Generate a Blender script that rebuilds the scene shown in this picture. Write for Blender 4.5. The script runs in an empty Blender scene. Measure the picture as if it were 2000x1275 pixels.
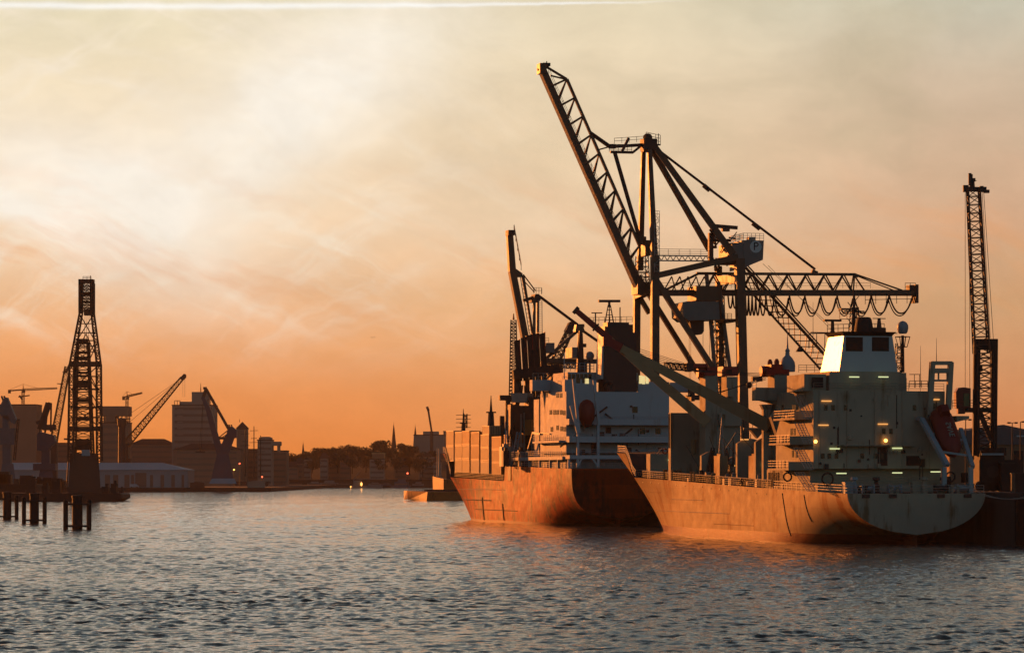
import bpy, math, random
import numpy as np
from mathutils import Vector, Matrix
random.seed(7)
S = bpy.context.scene
COL = S.collection
R = math.radians

# ------------------------------------------------------------------ camera
F, CAMH, Y0 = 6040.0, 9.7, 930.0          # focal length in photo pixels, eye height (m), horizon row
cam = bpy.data.cameras.new('camera'); co = bpy.data.objects.new('camera', cam); COL.objects.link(co)
cam.sensor_width = 36; cam.lens = 36 * F / 2000; cam.shift_y = (Y0 - 637.5) / 2000
cam.clip_start = 1; cam.clip_end = 40000
co.location = (0, 0, CAMH); co.rotation_euler = (R(90), 0, 0)
S.camera = co

# ------------------------------------------------------------------ sun, sky, exposure
SUN_AZ, SUN_EL = R(-38), R(8)             # azimuth from the view axis (+Y), elevation
SUNV = Vector((math.sin(SUN_AZ) * math.cos(SUN_EL), math.cos(SUN_AZ) * math.cos(SUN_EL), math.sin(SUN_EL)))
sl = bpy.data.lights.new('sun', 'SUN'); so = bpy.data.objects.new('sun', sl); COL.objects.link(so)
sl.energy = 4.8; sl.angle = R(0.6); sl.color = (1.0, 0.27, 0.045)
so.rotation_euler = SUNV.to_track_quat('Z', 'Y').to_euler()

def lin(r, g, b):
    f = lambda c: (c / 255 / 12.92) if c <= 10 else ((c / 255 + 0.055) / 1.055) ** 2.4
    return (f(r), f(g), f(b), 1)

class NT:                                  # tiny node helper
    def __init__(s, tree): s.t = tree; s.n = tree.nodes; s.l = tree.links
    def new(s, typ, **kw):
        n = s.n.new(typ)
        for k, v in kw.items():
            if k.startswith('i_'):
                k = k[2:]; k = int(k) if k.isdigit() else k
                s.put(n, k, v)
            else: setattr(n, k, v)
        return n
    def put(s, n, k, v):
        if isinstance(v, bpy.types.NodeSocket): s.l.new(v, n.inputs[k])
        else: n.inputs[k].default_value = v
    def m(s, op, a, b=0.0, c=None, clamp=False):
        n = s.new('ShaderNodeMath', operation=op, use_clamp=clamp); s.put(n, 0, a); s.put(n, 1, b)
        if c is not None: s.put(n, 2, c)
        return n.outputs[0]
    def ramp(s, fac, stops, interp='LINEAR'):
        n = s.new('ShaderNodeValToRGB'); n.color_ramp.interpolation = interp; e = n.color_ramp.elements
        while len(e) < len(stops): e.new(0.5)
        for el, (p, c) in zip(e, stops): el.position = p; el.color = c
        s.l.new(fac, n.inputs[0]); return n.outputs[0]
    def mix(s, fac, a, b, mode='MIX'):
        n = s.new('ShaderNodeMix', data_type='RGBA', blend_type=mode)
        s.put(n, 0, fac); s.put(n, 6, a); s.put(n, 7, b); return n.outputs[2]
    def sstep(s, x, a, b):
        n = s.new('ShaderNodeMapRange', interpolation_type='SMOOTHSTEP'); s.put(n, 0, x); s.put(n, 1, a); s.put(n, 2, b)
        return n.outputs[0]
    def noise(s, vec, scale, detail=3, rough=0.55, dist=0.0):
        n = s.new('ShaderNodeTexNoise'); s.l.new(vec, n.inputs['Vector'])
        n.inputs['Scale'].default_value = scale; n.inputs['Detail'].default_value = detail
        n.inputs['Roughness'].default_value = rough; n.inputs['Distortion'].default_value = dist
        return n.outputs[0]
    def xyz(s, x, y, z=0.0):
        n = s.new('ShaderNodeCombineXYZ'); s.put(n, 0, x); s.put(n, 1, y); s.put(n, 2, z); return n.outputs[0]

W = bpy.data.worlds.new('World'); S.world = W; W.use_nodes = True
t = NT(W.node_tree); t.n.clear()
tc = t.new('ShaderNodeTexCoord'); sep = t.new('ShaderNodeSeparateXYZ'); t.l.new(tc.outputs['Generated'], sep.inputs[0])
k = F / 1000.0
AZ = t.m('ARCTAN2', sep.outputs[0], sep.outputs[1]); EL = t.m('ARCSINE', sep.outputs[2])
X = t.m('MULTIPLY', AZ, k); Y = t.m('MULTIPLY', EL, k)     # sky angles; the view spans about X -1..1, Y 0..0.93
P = t.xyz(X, Y)
w1 = t.m('SUBTRACT', t.noise(P, 2.1, 4, 0.6), 0.5); w2 = t.m('SUBTRACT', t.noise(t.xyz(X, Y, 7.3), 2.1, 4, 0.6), 0.5)
XW = t.m('MULTIPLY_ADD', w1, 0.26, X); YW = t.m('MULTIPLY_ADD', w2, 0.17, Y)
yn = t.m('DIVIDE', t.m('MULTIPLY_ADD', w2, 0.07, Y), 1.2, clamp=True)
def yr(*st): return [((930 - y) / 1000 / 1.2, lin(*c)) for y, c in st]
left = t.ramp(yn, yr((960, (234, 130, 60)), (870, (238, 140, 68)), (780, (240, 152, 86)), (690, (241, 168, 110)), (590, (240, 188, 140)), (480, (245, 212, 174)), (330, (247, 225, 194)), (150, (243, 225, 192)), (20, (234, 222, 190)), (-250, (186, 184, 164))))
rght = t.ramp(yn, yr((960, (224, 128, 72)), (870, (222, 140, 86)), (780, (217, 149, 100)), (690, (213, 156, 110)), (590, (214, 160, 113)), (450, (216, 173, 138)), (300, (212, 180, 150)), (150, (209, 188, 162)), (20, (206, 201, 180)), (-250, (168, 168, 152))))
midc = t.ramp(yn, yr((960, (236, 134, 62)), (870, (238, 143, 76)), (780, (236, 154, 92)), (690, (234, 168, 112)), (590, (236, 184, 134)), (450, (242, 209, 172)), (300, (235, 209, 173)), (150, (235, 215, 182)), (20, (234, 219, 187)), (-250, (180, 180, 160))))
base = t.mix(t.sstep(XW, -0.75, 0.15), left, midc)
base = t.mix(t.sstep(XW, 0.1, 0.95), base, rght)
def blob(cx, cy, ang, sx, sy):              # soft elongated bank of cloud
    ca, sa = math.cos(R(ang)), math.sin(R(ang))
    dx = t.m('SUBTRACT', XW, cx); dy = t.m('SUBTRACT', YW, cy)
    a = t.m('DIVIDE', t.m('ADD', t.m('MULTIPLY', dx, ca), t.m('MULTIPLY', dy, sa)), sx)
    b = t.m('DIVIDE', t.m('SUBTRACT', t.m('MULTIPLY', dy, ca), t.m('MULTIPLY', dx, sa)), sy)
    q = t.m('ADD', t.m('MULTIPLY', a, a), t.m('MULTIPLY', b, b))
    return t.m('POWER', 2.718, t.m('MULTIPLY', q, -1.0))
def streak(ang, su, sv, z):                 # wispy cirrus drawn out along one direction
    ca, sa = math.cos(R(ang)), math.sin(R(ang))
    a = t.m('MULTIPLY', t.m('ADD', t.m('MULTIPLY', XW, ca), t.m('MULTIPLY', YW, sa)), su)
    b = t.m('MULTIPLY', t.m('SUBTRACT', t.m('MULTIPLY', YW, ca), t.m('MULTIPLY', XW, sa)), sv)
    return t.noise(t.xyz(a, b, z), 1.0, 6, 0.62, 0.15)
white = lin(254, 246, 232)
glow = t.m('ADD', blob(-0.42, 0.735, 32, 0.33, 0.12), t.m('MULTIPLY', blob(-0.78, 0.52, -25, 0.30, 0.12), 0.75))
glow = t.m('ADD', glow, t.m('MULTIPLY', blob(-1.05, 0.56, -30, 0.2, 0.035), 0.6))
glow = t.m('MULTIPLY', glow, t.m('MULTIPLY_ADD', t.noise(t.xyz(XW, YW, 3.1), 5.0, 4, 0.6), 1.0, 0.68), clamp=True)
c1 = t.mix(t.m('MULTIPLY', glow, 0.92, clamp=True), base, white)
s1 = t.sstep(streak(-24, 1.8, 14.0, 1.7), 0.46, 0.72); s2 = t.sstep(streak(30, 3.4, 15.0, 4.4), 0.48, 0.74)
lm = t.m('MULTIPLY', t.sstep(X, 0.25, -0.6), t.sstep(Y, 0.16, 0.42))
c2 = t.mix(t.m('MULTIPLY', t.m('ADD', t.m('MULTIPLY', s1, 0.6), t.m('MULTIPLY', s2, 0.55)), lm, clamp=True), c1, lin(250, 236, 214))
s3 = t.sstep(streak(-20, 1.5, 10.0, 9.9), 0.46, 0.72)
c3 = t.mix(t.m('MULTIPLY', s3, t.m('MULTIPLY', t.m('MULTIPLY', t.sstep(Y, 0.14, 0.32), t.sstep(Y, 0.66, 0.42)), 0.42)), c2, lin(232, 158, 98))
s4 = t.sstep(t.noise(t.xyz(t.m('MULTIPLY', XW, 1.0), t.m('MULTIPLY', YW, 2.2), 5.0), 2.0, 4, 0.55), 0.45, 0.75)
c4 = t.mix(t.m('MULTIPLY', s4, t.m('MULTIPLY', t.sstep(X, -0.3, 0.2), t.m('MULTIPLY', t.sstep(Y, 0.15, 0.5), 0.45))), c3, lin(186, 172, 140))
tl = t.m('SUBTRACT', Y, t.m('MULTIPLY_ADD', X, 0.0135, 0.914))                        # contrail
tw = t.m('DIVIDE', t.m('MULTIPLY_ADD', t.m('SUBTRACT', t.noise(t.xyz(X, Y, 1.0), 9.0, 4, 0.6), 0.5), 0.010, tl), t.m('MULTIPLY_ADD', t.sstep(X, 0.3, -0.6), 0.0042, 0.0022))
tr = t.m('POWER', 2.718, t.m('MULTIPLY', t.m('MULTIPLY', tw, tw), -1.0))
tr = t.m('MULTIPLY', tr, t.m('MULTIPLY', t.sstep(X, 0.42, 0.0), t.m('MULTIPLY_ADD', t.noise(P, 6, 2), 0.7, 0.6)), clamp=True)
c5 = t.mix(tr, c4, lin(255, 252, 244))
mott = t.m('MULTIPLY_ADD', t.m('SUBTRACT', t.noise(t.xyz(t.m('MULTIPLY', XW, 1.0), t.m('MULTIPLY', YW, 1.8), 2.2), 5.0, 6, 0.62), 0.5), 0.34, 1.0)
mv = t.new('ShaderNodeVectorMath', operation='SCALE'); t.l.new(c5, mv.inputs[0]); t.l.new(mott, mv.inputs['Scale']); c5 = mv.outputs[0]
fm = t.m('MULTIPLY', t.sstep(t.m('ABSOLUTE', t.m('ADD', AZ, 0.16)), 0.80, 0.32), t.sstep(EL, 0.50, 0.13))
c5 = t.mix(t.sstep(EL, 0.150, 0.27), c5, (0.42, 0.52, 0.55, 1))
front = t.new('ShaderNodeVectorMath', operation='SCALE'); t.l.new(c5, front.inputs[0]); t.l.new(t.m('MULTIPLY', fm, 1.0), front.inputs['Scale'])
sk = t.new('ShaderNodeTexSky', sky_type='NISHITA', sun_disc=False, sun_elevation=SUN_EL, sun_rotation=SUN_AZ, air_density=1.0, dust_density=1.0, ozone_density=1.5)
bgA = t.new('ShaderNodeBackground', i_0=front.outputs[0], i_1=1.0)
bgB = t.new('ShaderNodeBackground', i_0=sk.outputs[0], i_1=t.m('MULTIPLY', t.m('MULTIPLY_ADD', fm, -0.056, 0.056), t.m('MULTIPLY_ADD', t.sstep(sep.outputs[1], 0.25, -0.35), 0.75, 0.25)))
ad = t.new('ShaderNodeAddShader', i_0=bgA.outputs[0], i_1=bgB.outputs[0])
ow = t.new('ShaderNodeOutputWorld', i_0=ad.outputs[0])
S.view_settings.view_transform = 'Standard'; S.view_settings.look = 'None'
S.view_settings.exposure = 0.0; S.view_settings.gamma = 1.0
S.cycles.max_bounces = 6; S.cycles.diffuse_bounces = 0; S.cycles.glossy_bounces = 3; S.cycles.volume_bounces = 0
S.cycles.sample_clamp_indirect = 6.0; S.cycles.use_denoising = True

# ------------------------------------------------------------------ helpers
class Fr:                                   # a ground frame: u along a heading, v to its left, w up; photo pixels -> points on its planes
    def __init__(s, x, y, hx=0.0, hy=1.0):
        n = math.hypot(hx, hy); s.o = (x, y); s.h = (hx / n, hy / n); s.p = (-s.h[1], s.h[0])
    def ray(s, px, py): return ((px - 1000) / F, 1.0, -(py - Y0) / F)
    def _s(s, px, py, n, c):
        r = s.ray(px, py); q = (c + s.o[0] * n[0] + s.o[1] * n[1]) / (r[0] * n[0] + r[1] * n[1])
        x = q * r[0] - s.o[0]; y = q - s.o[1]
        return Vector((x * s.h[0] + y * s.h[1], x * s.p[0] + y * s.p[1], CAMH + q * r[2]))
    last = 1000
    def U(s, px, py, u=0.0):               # px 0 = the column used last on this frame
        if px: s.last = px
        return s._s(s.last, py, s.h, u)
    def V(s, px, py, v=0.0): return s._s(px, py, s.p, v)
def frpx(px, d, ang=0.0):                   # frame at a photo column and a distance, turned by ang degrees
    return Fr((px - 1000) / F * d, d, -math.sin(R(ang)), math.cos(R(ang)))

class MB:                                   # mesh builder
    def __init__(s): s.v = []; s.f = []
    def add(s, vs, fs):
        o = len(s.v); s.v += [tuple(p) for p in vs]; s.f += [tuple(o + i for i in f) for f in fs]; return s
    def hexa(s, p):
        return s.add(p, [(3, 2, 1, 0), (4, 5, 6, 7), (0, 1, 5, 4), (1, 2, 6, 5), (2, 3, 7, 6), (3, 0, 4, 7)])
    def box(s, x0, x1, y0, y1, z0, z1):
        x0, x1 = sorted((x0, x1)); y0, y1 = sorted((y0, y1)); z0, z1 = sorted((z0, z1))
        return s.hexa([(x0, y0, z0), (x1, y0, z0), (x1, y1, z0), (x0, y1, z0), (x0, y0, z1), (x1, y0, z1), (x1, y1, z1), (x0, y1, z1)])
    def frame(s, p, q):
        d = (Vector(q) - Vector(p)).normalized()
        up = Vector((0, 0, 1)) if abs(d.z) < 0.95 else Vector((1, 0, 0))
        a = d.cross(up).normalized(); b = a.cross(d).normalized(); return a, b
    def beam(s, p, q, w, h=None, w2=None, h2=None):
        p = Vector(p); q = Vector(q); h = h or w; w2 = w2 or w; h2 = h2 or h; a, b = s.frame(p, q)
        return s.hexa([p - a * w / 2 - b * h / 2, p + a * w / 2 - b * h / 2, p + a * w / 2 + b * h / 2, p - a * w / 2 + b * h / 2,
                       q - a * w2 / 2 - b * h2 / 2, q + a * w2 / 2 - b * h2 / 2, q + a * w2 / 2 + b * h2 / 2, q - a * w2 / 2 + b * h2 / 2])
    def tube(s, p, q, r, r2=None, n=6):
        p = Vector(p); q = Vector(q); r2 = r if r2 is None else r2; a, b = s.frame(p, q)
        c = [(math.cos(2 * math.pi * i / n), math.sin(2 * math.pi * i / n)) for i in range(n)]
        vs = [p + (a * x + b * y) * r for x, y in c] + [q + (a * x + b * y) * r2 for x, y in c]
        fs = [(i, (i + 1) % n, n + (i + 1) % n, n + i) for i in range(n)] + [tuple(range(n - 1, -1, -1)), tuple(range(n, 2 * n))]
        return s.add(vs, fs)
    def path(s, pts, r, n=5):
        for a, b in zip(pts, pts[1:]): s.tube(a, b, r, n=n)
        return s
    def prism(s, pts, ext):
        n = len(pts); e = Vector(ext); vs = [Vector(p) for p in pts]; vs = vs + [p + e for p in vs]
        return s.add(vs, [tuple(range(n - 1, -1, -1)), tuple(range(n, 2 * n))] + [(i, (i + 1) % n, n + (i + 1) % n, n + i) for i in range(n)])
    def lathe(s, c, prof, n=12):
        c = Vector(c); vs = []; fs = []
        for r, z in prof:
            for i in range(n): vs.append(c + Vector((r * math.cos(2 * math.pi * i / n), r * math.sin(2 * math.pi * i / n), z)))
        for j in range(len(prof) - 1):
            for i in range(n): fs.append((j * n + i, j * n + (i + 1) % n, (j + 1) * n + (i + 1) % n, (j + 1) * n + i))
        fs += [tuple(range(n - 1, -1, -1)), tuple((len(prof) - 1) * n + i for i in range(n))]
        return s.add(vs, fs)
    def ball(s, c, r, rz=None, n=12):
        rz = rz or r
        return s.lathe(c, [(max(0.01, r * math.sin(math.pi * j / 8)), -rz * math.cos(math.pi * j / 8)) for j in range(9)], n)
    def lattice(s, p, q, w0, w1, n, rc, rb, h0=None, h1=None, x=False):   # four-chord lattice from p to q
        p = Vector(p); q = Vector(q); a, b = s.frame(p, q); h0 = h0 or w0; h1 = h1 or w1
        def c(i):
            f = i / n; w = w0 + (w1 - w0) * f; h = h0 + (h1 - h0) * f; m = p.lerp(q, f)
            return [m - a * w / 2 - b * h / 2, m + a * w / 2 - b * h / 2, m + a * w / 2 + b * h / 2, m - a * w / 2 + b * h / 2]
        A, B = c(0), c(n)
        for i in range(4): s.tube(A[i], B[i], rc, n=4)
        for j in range(n):
            A, B = c(j), c(j + 1)
            for i in range(4):
                i2 = (i + 1) % 4
                s.tube(A[i], A[i2], rb, n=3)
                if j % 2 == 0 or x: s.tube(A[i], B[i2], rb, n=3)
                if j % 2 == 1 or x: s.tube(A[i2], B[i], rb, n=3)
        return s
    def rail(s, pts, h=1.1, sp=2.0, r=0.035, bars=3):
        pts = [Vector(p) for p in pts]; z = Vector((0, 0, 1))
        for a, b in zip(pts, pts[1:]):
            n = max(1, round((b - a).length / sp))
            for i in range(n + 1): m = a.lerp(b, i / n); s.tube(m, m + z * h, r, n=3)
            for k2 in range(1, bars + 1): s.tube(a + z * h * k2 / bars, b + z * h * k2 / bars, r, n=3)
        return s
    def ladder(s, p, q, w, side, n, r):
        p = Vector(p); q = Vector(q); sd = Vector(side).normalized() * w / 2
        s.tube(p - sd, q - sd, r, n=4); s.tube(p + sd, q + sd, r, n=4)
        for i in range(n + 1): m = p.lerp(q, i / n); s.tube(m - sd, m + sd, r * 0.7, n=3)
        return s
    def build(s, name, mt, par=None, label=None, smooth=False):
        me = bpy.data.meshes.new(name); me.from_pydata(s.v, [], s.f); me.update()
        if smooth:
            me.polygons.foreach_set('use_smooth', [True] * len(me.polygons))
            me.set_sharp_from_angle(angle=R(40))
        if mt: me.materials.append(mt)
        o = bpy.data.objects.new(name, me); COL.objects.link(o)
        if par: o.parent = par
        if label: o['label'] = label
        return o

def tag(o, label, cat, group=None, kind=None):
    o['label'] = label; o['category'] = cat
    if group: o['group'] = group
    if kind: o['kind'] = kind
    return o
def thing(name, fr, label, cat, group=None, z=0.0):
    o = bpy.data.objects.new(name, None); COL.objects.link(o); o.empty_display_size = 2
    o.location = (fr.o[0], fr.o[1], z); o.rotation_euler = (0, 0, math.atan2(fr.h[1], fr.h[0]))
    return tag(o, label, cat, group)
def place(o, fr, z=0.0):
    o.location = (fr.o[0], fr.o[1], z); o.rotation_euler = (0, 0, math.atan2(fr.h[1], fr.h[0])); return o
def struct(o): o['kind'] = 'structure'; return o
def dup(root, par=None):
    c = root.copy(); COL.objects.link(c)
    if par: c.parent = par
    for ch in list(root.children): dup(ch, c)
    return c

# ------------------------------------------------------------------ materials
MATS = {}
def mat(name, col, rough=0.6, metal=0.0, var=0.25, scale=0.6, dirt=None, dirt_amt=0.0, streak_len=0.12, emit=None, power=0.0, spec=0.5, bump=0.0, bscale=3.0, plates=None, dirt_lo=0.52):
    if name in MATS: return MATS[name]
    m = bpy.data.materials.new(name); m.use_nodes = True; q = NT(m.node_tree); b = q.n['Principled BSDF']
    oc = q.new('ShaderNodeTexCoord').outputs['Object']
    c4 = (*col, 1)
    pv_ = None
    v = q.m('MULTIPLY_ADD', q.noise(oc, scale, 4, 0.6), var * 2, 1 - var)
    vm = q.new('ShaderNodeVectorMath', operation='SCALE', i_0=col, i_Scale=v); c = vm.outputs[0]
    if dirt:
        mp = q.new('ShaderNodeMapping'); q.l.new(oc, mp.inputs[0]); mp.inputs['Scale'].default_value = (1, 1, streak_len)
        st = q.noise(mp.outputs[0], scale * 1.3, 5, 0.65); pt = q.noise(oc, scale * 0.35, 3, 0.6)
        fac = q.m('MULTIPLY', q.sstep(q.m('ADD', q.m('MULTIPLY', st, 0.6), q.m('MULTIPLY', pt, 0.4)), dirt_lo, dirt_lo + 0.13), dirt_amt)
        c = q.mix(fac, c, (*dirt, 1))
    if plates:                               # welded plates: faint tone steps and thin seams along u and w
        sx = q.new('ShaderNodeSeparateXYZ'); q.l.new(oc, sx.inputs[0])
        bk = q.new('ShaderNodeTexBrick'); q.l.new(q.xyz(sx.outputs[0], sx.outputs[2]), bk.inputs['Vector'])
        bk.inputs['Scale'].default_value = 1.0; bk.inputs['Brick Width'].default_value = plates[0]; bk.inputs['Row Height'].default_value = plates[1]; bk.inputs['Mortar Size'].default_value = plates[2]; bk.inputs['Mortar Smooth'].default_value = 0.3
        bk.inputs['Color1'].default_value = (.86, .86, .86, 1); bk.inputs['Color2'].default_value = (1.06, 1.06, 1.06, 1); bk.inputs['Mortar'].default_value = plates[3]
        c = q.mix(1.0, c, bk.outputs['Color'], 'MULTIPLY')
    q.l.new(c, b.inputs['Base Color'])
    b.inputs['Roughness'].default_value = rough; b.inputs['Metallic'].default_value = metal; b.inputs['Specular IOR Level'].default_value = spec
    rr = q.m('MULTIPLY_ADD', q.noise(oc, scale * 2.1, 3), 0.3, rough - 0.15, clamp=True); q.l.new(rr, b.inputs['Roughness'])
    if bump:
        bp = q.new('ShaderNodeBump'); bp.inputs['Strength'].default_value = bump; bp.inputs['Distance'].default_value = 0.2
        q.l.new(q.noise(oc, bscale, 3), bp.inputs['Height']); q.l.new(bp.outputs[0], b.inputs['Normal'])
    if emit:
        b.inputs['Emission Color'].default_value = (*emit, 1); b.inputs['Emission Strength'].default_value = power
    MATS[name] = m; return m

# ------------------------------------------------------------------ water
def make_water():
    rng = np.random.default_rng(3)
    r = [112.0]
    while r[-1] < 2750: r.append(r[-1] + max(0.16, 0.00125 * r[-1]))
    r = np.array(r); nr = len(r); na = 820
    a = np.linspace(-1, 1, na)
    Rr, Aa = np.meshgrid(r, a, indexing='ij')
    x = Aa * (0.195 * Rr + 34); y = Rr.copy()                # a strip widening towards the horizon, with room either side
    z = np.zeros_like(x); sp = np.maximum(0.16, 0.00125 * Rr)
    # patches of stronger and weaker ripple
    g = np.zeros_like(x)
    for _ in range(12):
        th = rng.uniform(0, 2 * np.pi); L = rng.uniform(25, 110); g += np.sin(2 * np.pi * (x * np.cos(th) * 0.6 + y * np.sin(th)) / L + rng.uniform(0, 7))
    g = 1.0 + 0.13 * g / 2.5
    g = np.clip(g, 0.35, 1.8)
    for i in range(80):
        L = 0.55 * (5.4 / 0.55) ** (i / 79) * rng.uniform(0.9, 1.1)
        th = R(115) + rng.normal(0, 0.62); kx, ky = np.cos(th) * 2 * np.pi / L, np.sin(th) * 2 * np.pi / L
        slope = 0.046 if L < 1.7 else (0.028 if L < 3 else 0.016)
        amp = slope * L / (2 * np.pi) * 1.15
        fade = np.clip((L / sp - 1.7) / 1.5, 0, 1)
        ph = x * kx + y * ky + rng.uniform(0, 7)
        s = np.sin(ph)
        z += amp * fade * g * (1.0 - 1.7 * np.abs(np.sin(ph / 2)) ** 1.0 + 0.35 * s) * 0.9
    z -= z.mean()
    V = np.stack([x, y, z], -1).reshape(-1, 3)
    i0 = (np.arange(nr - 1)[:, None] * na + np.arange(na - 1)[None, :]).reshape(-1)
    Q = np.stack([i0, i0 + 1, i0 + na + 1, i0 + na], 1)
    # calm sheet all round, a little lower, out to the horizon
    n0 = len(V); far = 14000
    ring = np.array([[-far, -2000, -0.5], [far, -2000, -0.5], [far, far * 1.5, -0.5], [-far, far * 1.5, -0.5]])
    V = np.concatenate([V, ring]); Q = np.concatenate([Q, [[n0, n0 + 1, n0 + 2, n0 + 3]]])
    me = bpy.data.meshes.new('water'); me.vertices.add(len(V)); me.vertices.foreach_set('co', V.astype(np.float32).ravel())
    me.loops.add(Q.size); me.loops.foreach_set('vertex_index', Q.astype(np.int32).ravel())
    me.polygons.add(len(Q)); me.polygons.foreach_set('loop_start', np.arange(0, Q.size, 4, dtype=np.int32))
    me.polygons.foreach_set('use_smooth', np.ones(len(Q), bool)); me.update(calc_edges=True); me.validate()
    m = bpy.data.materials.new('river_water'); m.use_nodes = True; q = NT(m.node_tree); b = q.n['Principled BSDF']
    b.inputs['Base Color'].default_value = (0.11, 0.13, 0.12, 1); b.inputs['Roughness'].default_value = 0.05; b.inputs['IOR'].default_value = 1.333
    oc = q.new('ShaderNodeTexCoord').outputs['Object']
    bp = q.new('ShaderNodeBump'); bp.inputs['Strength'].default_value = 0.6; bp.inputs['Distance'].default_value = 0.12
    h = q.m('ADD', q.noise(oc, 2.6, 4, 0.65), q.m('MULTIPLY', q.noise(oc, 0.5, 2), 1.8))
    q.l.new(h, bp.inputs['Height']); q.l.new(bp.outputs[0], b.inputs['Normal'])
    me.materials.append(m)
    o = bpy.data.objects.new('water', me); COL.objects.link(o); struct(o); tag(o, 'rippled grey river water across the whole foreground', 'water', kind='structure')
make_water()
# ------------------------------------------------------------------ palette
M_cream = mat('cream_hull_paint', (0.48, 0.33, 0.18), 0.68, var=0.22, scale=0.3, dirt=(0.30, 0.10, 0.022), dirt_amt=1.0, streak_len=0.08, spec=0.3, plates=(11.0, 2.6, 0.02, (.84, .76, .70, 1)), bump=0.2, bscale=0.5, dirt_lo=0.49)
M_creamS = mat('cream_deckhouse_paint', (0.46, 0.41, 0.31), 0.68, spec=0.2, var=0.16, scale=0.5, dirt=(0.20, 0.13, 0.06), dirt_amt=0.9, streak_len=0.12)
M_blueg = mat('grey_blue_paint', (0.34, 0.44, 0.50), 0.32, var=0.1, scale=0.5)
M_funnel = mat('glossy_funnel_paint', (0.50, 0.60, 0.66), 0.22, var=0.06, scale=0.4)
M_redhull = mat('red_hull_paint', (0.43, 0.042, 0.003), 0.6, var=0.45, scale=0.35, dirt=(0.10, 0.015, 0.008), dirt_lo=0.46, dirt_amt=1.0, streak_len=0.45, spec=0.2, bump=0.7, bscale=0.3, plates=(10.5, 2.7, 0.03, (.72, .68, .66, 1)))
M_boot = mat('red_antifouling', (0.20, 0.032, 0.014), 0.55, var=0.3, scale=0.8, dirt=(0.06, 0.02, 0.012), dirt_amt=0.8, streak_len=0.3)
M_white = mat('white_ship_paint', (0.56, 0.61, 0.66), 0.62, spec=0.25, var=0.08, scale=0.5, dirt=(0.35, 0.25, 0.16), dirt_amt=0.35, streak_len=0.12)
M_black = mat('black_funnel_paint', (0.012, 0.014, 0.020), 0.45, var=0.2)
M_dark = mat('dark_steel', (0.035, 0.033, 0.032), 0.6, var=0.3)
M_soot = mat('sooty_steel', (0.018, 0.017, 0.016), 0.7, var=0.3)
M_deck = mat('ship_deck_paint', (0.10, 0.055, 0.04), 0.75, var=0.3)
M_glass = mat('window_glass', (0.012, 0.016, 0.018), 0.12, var=0.05)
M_red = mat('red_paint', (0.33, 0.018, 0.016), 0.45, var=0.15)
M_lifered = mat('lifeboat_orange_red', (0.26, 0.028, 0.02), 0.5, var=0.12)
M_pale = mat('pale_rail_paint', (0.50, 0.46, 0.40), 0.5, var=0.15)
M_sts = mat('crane_paint', (0.115, 0.075, 0.046), 0.5, var=0.2, scale=0.3, dirt=(0.11, 0.045, 0.02), dirt_amt=0.4)
M_stsl = mat('pale_crane_paint', (0.20, 0.20, 0.19), 0.5, var=0.15, scale=0.4)
M_cable = mat('wire_rope', (0.03, 0.027, 0.025), 0.6)
M_radome = mat('radome_white', (0.38, 0.40, 0.43), 0.5, var=0.05)
M_tube_g = mat('fluorescent_tube', (0.8, 0.8, 0.7), 0.5, emit=(0.80, 0.85, 0.40), power=0.9)
M_tube_o = mat('sodium_tube', (0.8, 0.6, 0.4), 0.5, emit=(1.0, 0.42, 0.10), power=1.0)
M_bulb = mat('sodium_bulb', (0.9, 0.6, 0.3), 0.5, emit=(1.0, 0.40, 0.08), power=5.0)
M_redlamp = mat('red_lamp', (0.9, 0.1, 0.05), 0.5, emit=(1.0, 0.12, 0.05), power=4.0)
M_winlit = mat('lit_window', (0.5, 0.4, 0.2), 0.5, emit=(1.0, 0.8, 0.35), power=0.8)

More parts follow.
